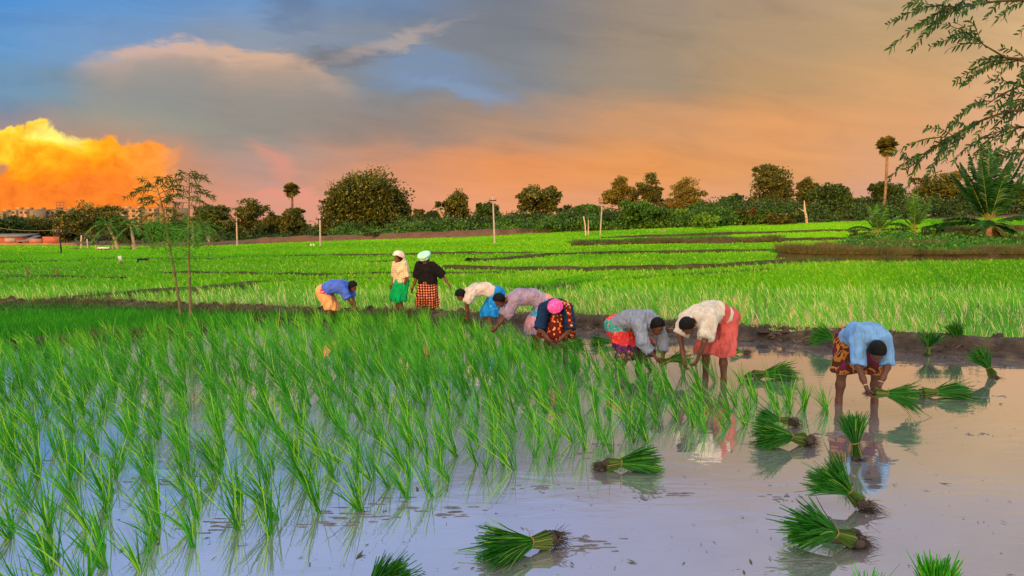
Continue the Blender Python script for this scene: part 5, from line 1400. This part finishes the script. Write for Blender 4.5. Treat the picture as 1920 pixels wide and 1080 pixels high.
def hand_mesh(wr, el, curl, palm_in, out, side):
    """palm, four separate fingers of unequal length and a thumb leaving the side of the palm"""
    d = unit(wr - el); n = palm_in - d*float(palm_in @ d); n = unit(n); s = np.cross(d, n)*side
    pc = wr + d*.045; Rm = np.array([s, d, n]); P_ = [lambda P: cone(P, wr - d*.03, wr + d*.02, .024, .024), lambda P: ellip(P, pc, Rm, (.036, .048, .016))]
    pts = [wr - d*.04, pc]
    fin = []
    for i, (o, L) in enumerate(((.027,.066),(.009,.074),(-.010,.069),(-.027,.054))):
        b = wr + d*.082 + s*o; a1 = curl*.8; d1 = d*math.cos(a1) + n*math.sin(a1); m = b + d1*L*.48; a2 = curl*1.9 + .1*i; d2 = d*math.cos(a2) + n*math.sin(a2); e = m + d2*L*.5
        fin += [(b - d*.012, m, .0085, .0078), (m, e, .0078, .0065)]; pts += [m, e]
    b = wr + d*.028 + s*.030; m = b + unit(d*.6 + s*.7 + n*.25)*.040; e = m + unit(d*.75 + n*.55 - s*.1)*.034
    fin += [(b, m, .012, .0095), (m, e, .0095, .0075)]; pts += [m, e]
    def Fn(P):
        D = smin(P_[0](P), P_[1](P), .012)
        for a, b_, r1, r2 in fin: D = smin(D, cone(P, a, b_, r1, r2), .004)
        return D
    lo, hi = prims_bounds(pts, .025); out.append(surface_nets(Fn, lo, hi, .0042))
def person(label, foot, phi, J, shirt, skirt, seed, shirt_len=1.0, sleeve=.75, hem=.42, hair='short', scarf=None, extra=None, waist=None, skirt_w=.125, shirt_r=.0, sleeve_r=0.0, curl=.7, band=None):
    """phi: 0 faces the photographer, 90 faces the left of the picture"""
    f = A3(-math.sin(R(phi)), -math.cos(R(phi)), 0); rx = A3(f[1], -f[0], 0)
    root = empty('person', foot, label, 'person', math.atan2(rx[1], rx[0]), 'planters at work in the paddy')
    hf, hu = J['hf'], J['hu']; hr = unit(np.cross(hf, hu)); H = J['hea']; HR = np.array([hr, hf, hu]); r = np.random.default_rng(seed)
    pr = []; pts = []
    def C(a, b, r1, r2): pr.append(lambda P, a=a, b=b: cone(P, a, b, r1, r2)); pts.extend([a, b])
    for k in 'LR':
        C(J['hip'+k], J['kne'+k], .080, .056); C(J['kne'+k], J['ank'+k]*.45 + J['kne'+k]*.55, .054, .052); C(J['ank'+k]*.45 + J['kne'+k]*.55, J['ank'+k], .052, .036)
        C(J['ank'+k], J['ank'+k] + A3(0, .02, -.06), .036, .036); C(J['ank'+k] + A3(0, -.02, -.06), J['ank'+k] + A3(0, .15, -.085), .034, .026)
        C(J['sho'+k], J['elb'+k], .046, .036); C(J['elb'+k], J['wri'+k]*.6 + J['elb'+k]*.4, .036, .031); C(J['wri'+k]*.6 + J['elb'+k]*.4, J['wri'+k], .031, .023)
        off = A3(1 if k == 'R' else -1, 0, 0)
        C(J['hip'+k] + A3(0, 0, .03), J['spi'] + off*.055, .085, .085); C(J['spi'] + off*.055, J['che'] + off*.075, .085, .088); C(J['che'] + off*.075, J['sho'+k], .08, .05)
    C(J['pel'], J['spi'], .09, .09); C(J['spi'], J['che'], .09, .095); C(J['che'], J['nek'], .09, .055); C(J['nek'], H - hu*.045 - hf*.015, .050, .046)
    body = sd_union(pr, .035)
    skull = [lambda P: ellip(P, H + hu*.018 - hf*.012, HR, (.074, .093, .098)), lambda P: ellip(P, H - hu*.045 + hf*.030, HR, (.056, .060, .064)),
             lambda P: cone(P, H + hf*.080 + hu*.010, H + hf*.100 - hu*.020, .009, .015), lambda P: ellip(P, H + hf*.082 - hu*.052, HR, (.022, .010, .009)),
             lambda P: ellip(P, H + hf*.074 + hu*.030, HR, (.048, .016, .012)),
             lambda P: ellip(P, H + hr*.076 - hu*.005, HR, (.011, .020, .032)), lambda P: ellip(P, H - hr*.076 - hu*.005, HR, (.011, .020, .032)),
             lambda P: ellip(P, H - hu*.092 + hf*.062, HR, (.020, .016, .016))]
    pts += [H + hu*.12, H - hu*.1, H + hf*.12, H - hf*.11]
    head = sd_union(skull, .012)
    sock = [H + hf*.086 + hr*s*.030 + hu*.012 for s in (-1, 1)]
    def Fb(P):
        d = smin(body(P), head(P), .02)
        for c in sock: d = np.maximum(d, .010 - np.linalg.norm(P - c.astype(np.float32), axis=1))
        return d
    lo, hi = prims_bounds(pts, .13); V, F = surface_nets(Fb, lo, hi, .0125)
    meshes = [(V, F)]
    for k, s in (('L', -1), ('R', 1)):
        hand_mesh(J['wri'+k], J['elb'+k], curl, A3(-s, .2, -.1), meshes, s)
    V, F = cat_vf(meshes); link('body', mesh_np('body', V, F, M['skin'], True), root)
    for c in sock:
        th = np.linspace(0, 2*np.pi, 9); e = tube([c - hf*.012, c - hf*.004, c - hf*.001], [.010, .009, .003], 8); link('eye', mesh_np('eye', *e, M['eye'], True), root)
    wr = lambda P, a, fr: a*np.sin(P @ (r.normal(0, 1, 3)*fr).astype(np.float32) + r.uniform(0, 6))
    ks = [(r.normal(0, 1, 3)*36).astype(np.float32) for _ in range(3)] + [(r.normal(0, 1, 3)*60).astype(np.float32) for _ in range(3)]
    def crease(P, a): return a*sum(np.abs(np.sin(P @ k*.5 + 1.3*np.sin(P @ ks[(i+1) % 6]*.35))) for i, k in enumerate(ks))/3
    # shirt
    sp = []; pt = []
    def S(a, b, r1, r2, flat=False): sp.append(lambda P, a=a, b=b: cone(P, a, b, r1, r2, flat)); pt.extend([a, b])
    e_ = shirt_r; end = J['pel']*(shirt_len) + J['spi']*(1-shirt_len)
    for k in 'LR':
        off = A3(1 if k == 'R' else -1, 0, 0); hp = J['hip'+k]*shirt_len + (J['spi'] + off*.06)*(1-shirt_len)
        S(hp, J['spi'] + off*.06, .102+e_, .098+e_); S(J['spi'] + off*.06, J['che'] + off*.08, .098+e_, .098+e_); S(J['che'] + off*.08, J['sho'+k], .095+e_, .066)
        el = J['sho'+k] + (J['elb'+k] - J['sho'+k])*min(1, sleeve)
        S(J['sho'+k] - (J['elb'+k]-J['sho'+k])*.05, el, .068+sleeve_r, .060+sleeve_r, True)
        if sleeve > 1: S(el, el + (J['wri'+k]-J['elb'+k])*(sleeve-1), .056, .050, True)
    S(J['che'], J['nek'] - unit(J['nek']-J['che'])*.0, .10, .062)
    ax = unit(J['pel']-J['spi']) if shirt_len > .01 else unit(J['spi']-J['che'])
    hemp = end + ax*.09*shirt_len
    nk = unit(H - J['nek'])
    base = sd_union(sp, .03)
    def Fs(P):
        d = base(P) - crease(P, .024)
        d = np.maximum(d, (P - hemp.astype(np.float32)) @ ax.astype(np.float32) - .012*np.sin(P[:, 0]*30))
        return np.maximum(d, np.where(np.linalg.norm(P - J['nek'].astype(np.float32), axis=1) < .10, (P - (J['nek'] + nk*.045).astype(np.float32)) @ nk.astype(np.float32), -1))
    lo, hi = prims_bounds(pt, .16); mk('shirt', Fs, lo, hi, .0135, shirt, root)
    if band:
        for bm_, key, nrm, hw, nm in band:
            bc, bn = J[key[0]]*(1-key[1]) + J[key[2]]*key[1], unit(A3(*nrm))
            def Fbd(P, bc=bc.astype(np.float32), bn=bn.astype(np.float32), hw=hw):
                return np.maximum(base(P) - .013 - crease(P, .016), np.abs((P - bc) @ bn + .015*np.sin(P[:, 0]*22)) - hw)
            lo, hi = prims_bounds(pt, .17); mk(nm, Fbd, lo, hi, .0125, bm_, root)
    # skirt / lungi
    kp = []; pt = []
    def K(a, b, r1, r2): kp.append(lambda P, a=a, b=b: cone(P, a, b, r1, r2)); pt.extend([a, b])
    for k in 'LR':
        low = J['kne'+k] + (J['ank'+k]-J['kne'+k])*np.clip((J['kne'+k][2]-hem)/(J['kne'+k][2]-J['ank'+k][2]+1e-6), 0, 1)
        K(J['hip'+k] + A3(0, 0, .03), J['kne'+k], .118, skirt_w*.86); K(J['kne'+k], low - A3(0, 0, .10), skirt_w*.86, skirt_w)
    mid = (J['kneL']+J['kneR'])*.5
    for t in ((.25, .5, .75) if skirt_w > .09 else ()):
        a = J['hipL']*(1-t) + J['hipR']*t; b = J['kneL']*(1-t) + J['kneR']*t; low = b + (J['ankL']*(1-t) + J['ankR']*t - b)*np.clip((b[2]-hem)/(b[2]-.03), 0, 1); K(a, b, .11, skirt_w*.8); K(b, low - A3(0, 0, .1), skirt_w*.8, skirt_w*.9)
    K(J['pel'], J['pel']*.55 + J['spi']*.45, .118, .104)
    kb = sd_union(kp, .05)
    def Fk(P):
        an = np.arctan2(P[:, 0] - mid[0], P[:, 1] - mid[1]); fall = np.clip((J['pel'][2]-P[:, 2])/.45, 0, 1)
        d = kb(P) - crease(P, .018) - .024*fall*np.sin(an*9 + 2*np.sin(P[:, 2]*9 + seed)) - .006*fall*np.sin(an*21)
        return np.maximum(d, hem - P[:, 2] + .018*np.sin(an*3 + seed))
    lo, hi = prims_bounds(pt, .17); mk('skirt', Fk, lo, hi, .0135, skirt, root)
    # hair or headscarf
    def Fh(P):
        q = P - H.astype(np.float32); a = q @ hf.astype(np.float32); b = q @ hu.astype(np.float32)
        d = ellip(P, H + hu*.022 - hf*.016, HR, (.087, .105, .110)) - crease(P, .004)
        d = np.maximum(d, .86*a - .5*b - .018)
        d = np.maximum(d, -(b + .072 + .0*a)); 
        if hair == 'bun': d = smin(d, ellip(P, H - hf*.105 + hu*.055, HR, (.042, .036, .042)) - crease(P, .003), .014)
        if hair == 'nape': d = smin(d, ellip(P, H - hf*.095 - hu*.055, HR, (.048, .036, .045)) - crease(P, .003), .014)
        return d
    mk('hair', Fh, H - .19, H + .19, .0105, M['hair'], root)
    if hair in ('bun', 'nape') and seed % 2 == 0:
        c = H - hf*(.135) + hu*(.055 if hair == 'bun' else -.03); e = tube([c + hf*.01, c - hf*.012], [.020, .012], 8); link('hair_flower', mesh_np('hair_flower', *e, M['white_paint'], True), root)
    if scarf:
        smat, style = scarf
        def Fc(P):
            q = P - H.astype(np.float32); a = q @ hf.astype(np.float32); b = q @ hu.astype(np.float32); c = q @ hr.astype(np.float32)
            d = ellip(P, H + hu*.036 - hf*.014, HR, (.112, .128, .124)) - crease(P, .012)
            d = np.maximum(d, np.minimum(-b + .045 - .10*np.clip(-a*6, -.3, 1), 1) if style != 'flat' else -b + .040)
            if style == 'tail': d = smin(d, cone(P, H - hf*.10 + hu*.02, H - hf*.13 - hu*.20, .045, .035) - crease(P, .008), .03)
            if style == 'wrap': d = smin(d, cone(P, H - hf*.08 - hu*.0, H + hr*.06 - hf*.03 - hu*.16, .035, .022) - crease(P, .006), .03)
            if style == 'flat':
                d = smin(d, np.maximum(ellip(P, H + hu*.125 - hf*.01, HR, (.150, .150, .050)), -1), .05) - crease(P, .003)
            return d
        mk('headscarf', Fc, H - .30, H + .27, .012, smat, root)
    if extra: extra(root, J, r, mk, crease, ks)
    return root
TXT = {
 'lightblue': fabric('shirt_light_blue', 'plain', [(112,160,214)]), 'cream': fabric('blouse_cream', 'plain', [(198,194,184)]), 'greyblue': fabric('shirt_grey_blue', 'plain', [(128,140,162)]),
 'navy': fabric('blouse_navy', 'plain', [(20,48,84)]), 'lilac': fabric('shirt_lilac_grey', 'plain', [(150,136,164)]), 'palegrey': fabric('shirt_pale_grey', 'plain', [(196,188,184)]),
 'plaid': fabric('shirt_plaid', 'plaid', [(204,198,166), (150,130,92)]), 'black': fabric('shirt_black', 'plain', [(22,22,26)]), 'blue': fabric('shirt_blue', 'plain', [(70,104,206)]),
 'coral': fabric('sari_coral', 'plain', [(192,92,90)]), 'green': fabric('lungi_green', 'plain', [(0,158,88)]), 'brightblue': fabric('skirt_blue', 'print', [(16,110,190),(24,140,220),(18,120,205),(60,160,225)], .6),
 'check': fabric('lungi_check', 'check', [(36,20,18), (160,62,42), (214,146,112)]), 'redfloral': fabric('skirt_red_print', 'bands', [(84,30,88),(206,52,60),(40,150,150),(214,70,84),(226,140,50)], 1.0),
 'lavender': fabric('skirt_lavender', 'bands', [(150,134,178),(190,150,186),(60,160,214),(30,150,220),(226,150,130)]), 'orangefloral': fabric('sari_floral', 'floral', [(92,28,18),(238,160,104),(226,96,48)]),
 'purpleprint': fabric('skirt_purple_print', 'print', [(110,30,70),(74,42,26),(176,112,52),(50,24,44)]), 'peach': fabric('trousers_peach', 'plain', [(236,170,112)]),
 'pink': fabric('scarf_pink', 'print', [(236,72,168),(246,110,188),(230,60,150),(240,90,176)], 2), 'pinkwhite': fabric('scarf_pink_check', 'plaid', [(236,220,216), (206,120,128)], 1.6), 'mint': fabric('scarf_mint', 'plain', [(164,224,206)]),
 'pinkdot': fabric('cloth_pink_dots', 'floral', [(220,40,84), (246,200,206)], 2.0),
}
def bangles(root, J, r, mk, crease, ks):
    for k in 'LR':
        d = unit(J['wri'+k]-J['elb'+k]); c = J['wri'+k] - d*.03; s = unit(np.cross(d, A3(.3,.2,1))); u = np.cross(d, s)
        ring = [c + s*math.cos(t)*.030 + u*math.sin(t)*.030 for t in np.linspace(0, 2*math.pi, 13)]; link('bangle', mesh_np('bangle', *tube(ring, .006, 6, False), M['bangle'], True), root)
def W2(foot, phi, p):
    f = A3(-math.sin(R(phi)), -math.cos(R(phi)), 0); rx = A3(f[1], -f[0], 0); return foot + rx*p[0] + f*p[1] + A3(0, 0, p[2])
def tail_cloth(mat, a, b, r1, r2, name='sari_end'):
    def fn(root, J, r, mk, crease, ks):
        A, B = A3(*a), A3(*b); lo, hi = prims_bounds([A, B], max(r1, r2)+.05); mk(name, lambda P: cone(P, A, B, r1, r2) - crease(P, .010), lo, hi, .0125, mat, root)
    return fn
PEOPLE = []
# blue shirt, right
ft = at(1607, 757); J1 = bend_pose(.72, .205, 0, .05, .02, (.24,.85), (.38,.80), (.50,.70), (.42,-.9), dict(elbL=(-.15,.42,.52), wriL=(-.055,.48,.33), elbR=(.165,.42,.52), wriR=(.10,.50,.30)))
for k, s in (('L', -1), ('R', 1)): J1['sho'+k] = A3(s*.135, .33, .80)
person('person in a light blue shirt bending toward the camera over a held bundle', ft, 4, J1, TXT['lightblue'], TXT['purpleprint'], 1, 1.0, .85, .38, 'short', shirt_r=-.004, sleeve_r=-.004, skirt_w=.095, extra=bangles)
h1 = W2(ft, 4, J1['wriL']*.65 + J1['wriR']*.35 + A3(.0, .03, -.075))
bundle(None, None, 'bundle held in the hands of the planter in the light blue shirt', 31, root_p=h1 + A3(-.02,0,.0), tip_p=h1 + A3(.42,-.10,-.01), n=260, fan=.42, clod=.55)
# coral sari
ft = at(1338, 712); J2 = bend_pose(.82, .15, .05, .06, .0, (.26,.90), (.42,.85), (.58,.78), (.35,-.92), dict(elbL=(-.22,.50,.60), wriL=(-.12,.50,.36), elbR=(.23,.44,.62), wriR=(.04,.58,.30)))
person('person in a cream blouse and coral sari bending left in the open water', ft, 52, J2, TXT['cream'], TXT['coral'], 2, .45, .80, .36, 'nape', band=[(TXT['coral'], ('pel',.62,'spi'), (.42,.85,.30), .065, 'sari_band')], sleeve_r=.02, shirt_r=.012, skirt_w=.135)
# grey shirt
ft = at(1182, 694); J3 = bend_pose(.62, .18, .10, .06, .10, (.24,.76), (.38,.72), (.50,.69), (.75,-.66), dict(elbL=(-.21,.42,.46), wriL=(-.13,.50,.22), elbR=(.22,.44,.47), wriR=(.12,.58,.28)))
person('person in a grey-blue long-sleeved shirt and red printed skirt crouching low', ft, -38, J3, TXT['greyblue'], TXT['redfloral'], 3, .95, 1.5, .20, 'short', skirt_w=.15, shirt_r=.008)
h3 = W2(ft, -38, J3['wriL']*.5 + J3['wriR']*.5 + A3(.05,.07,-.05))
bundle(None, None, 'small sprig of seedlings held by the planter in the grey-blue shirt', 33, root_p=h3, tip_p=h3 + A3(.42,.0,.14), n=70, fan=.25, clod=0, leafmat='weed', spike=4)
# pink scarf
ft = at(1043, 668); J4 = bend_pose(.68, .15, 0, .02, .04, (.22,.80), (.34,.80), (.44,.80), (.62,-.78), dict(elbL=(-.23,.42,.50), wriL=(-.07,.54,.34), elbR=(.24,.40,.50), wriR=(.08,.54,.34)))
def ex4(root, J, r, mk, crease, ks):
    tail_cloth(TXT['orangefloral'], (-.02,.40,.66), (.0,.42,.40), .085, .12)(root, J, r, mk, crease, ks)
person('person in a bright pink headscarf and navy blouse facing the camera', ft, 6, J4, TXT['navy'], TXT['orangefloral'], 4, .6, .95, .30, 'short', scarf=(TXT['pink'], 'wrap'), extra=ex4, band=[(TXT['orangefloral'], ('spi',.3,'che'), (.80,.55,.1), .04, 'sari_band')], skirt_w=.15, sleeve_r=.006)
h4 = W2(ft, 6, (J4['wriL']+J4['wriR'])*.5 + A3(-.05,.06,-.07))
bundle(None, None, 'dark bundle held by the planter in the pink headscarf', 34, root_p=h4, tip_p=h4 + A3(.40,-.05,.06), n=240, fan=.35, clod=.4)
# lilac shirt
ft = at(1004, 654); J5 = bend_pose(.77, .14, .02, .22, .0, (.28,.90), (.44,.86), (.62,.84), (.62,-.78), dict(elbL=(-.20,.52,.62), wriL=(-.14,.70,.40), elbR=(.2,.50,.60), wriR=(.12,.66,.38)))
person('person in a lilac-grey shirt and blue and lavender skirt bending left', ft, 82, J5, TXT['lilac'], TXT['lavender'], 5, .62, 1.05, .26, 'short', skirt_w=.14, shirt_r=.01)
# pale grey, bright blue skirt
ft = at(916, 624); J6 = bend_pose(.75, .13, .02, .02, .0, (.25,.86), (.40,.82), (.54,.75), (.55,-.83), dict(elbL=(-.2,.44,.60), wriL=(-.14,.42,.36), elbR=(.2,.42,.58), wriR=(.14,.40,.34)))
person('person in a pale grey shirt and bright blue skirt, leftmost of the bending row', ft, 86, J6, TXT['palegrey'], TXT['brightblue'], 6, .55, .80, .34, 'nape', skirt_w=.14, sleeve_r=.006)
# two standing
ft = at(752, 597); J7 = stand_pose(1.50, .02, (.25,1,-.12), dict(elbL=(-.22,-.03,1.02), wriL=(-.22,.03,.78), elbR=(.24,.02,1.02), wriR=(.20,.12,.80)), dict(kneL=(-.13,.10,.46), ankL=(-.16,.04,.04)))
def ex7(root, J, r, mk, crease, ks):
    tail_cloth(TXT['green'], (-.05,.10,.78), (.10,.13,.50), .085, .10, 'lungi_fold')(root, J, r, mk, crease, ks)
person('person standing in a pale plaid shirt, green lungi and pink checked headscarf', ft, 52, J7, TXT['plaid'], TXT['green'], 7, .9, 1.0, .40, 'short', scarf=(TXT['pinkwhite'], 'tail'), extra=ex7, skirt_w=.125, shirt_r=.012, curl=.4)
ft = at(802, 598); J8 = stand_pose(1.47, .07, (.12,1,-.55), dict(elbL=(-.36,-.10,1.06), wriL=(-.54,-.06,.84), elbR=(.27,.03,1.02), wriR=(.33,.12,.76)), dict(kneL=(-.15,.04,.44), kneR=(.13,.08,.44)))
person('person standing in a black shirt, checked lungi and mint headscarf, one arm out', ft, 20, J8, TXT['black'], TXT['check'], 8, .75, .95, .28, 'short', scarf=(TXT['mint'], 'flat'), skirt_w=.115, shirt_r=.02, sleeve_r=.012, curl=.4)
# blue shirt, left
ft = at(622, 606); J9 = bend_pose(.68, .12, .02, .04, .03, (.24,.80), (.37,.80), (.48,.80), (.80,-.5), dict(elbL=(-.18,.42,.58), wriL=(-.12,.50,.36), elbR=(.18,.42,.58), wriR=(.10,.54,.36)))
person('person in a blue shirt and peach trousers bending right, alone by the bund', ft, -84, J9, TXT['blue'], TXT['peach'], 9, .8, .95, .30, 'short', band=[(TXT['pinkdot'], ('pel',.10,'spi'), (0,.75,.66), .05, 'waist_cloth')], skirt_w=.10, shirt_r=.016)
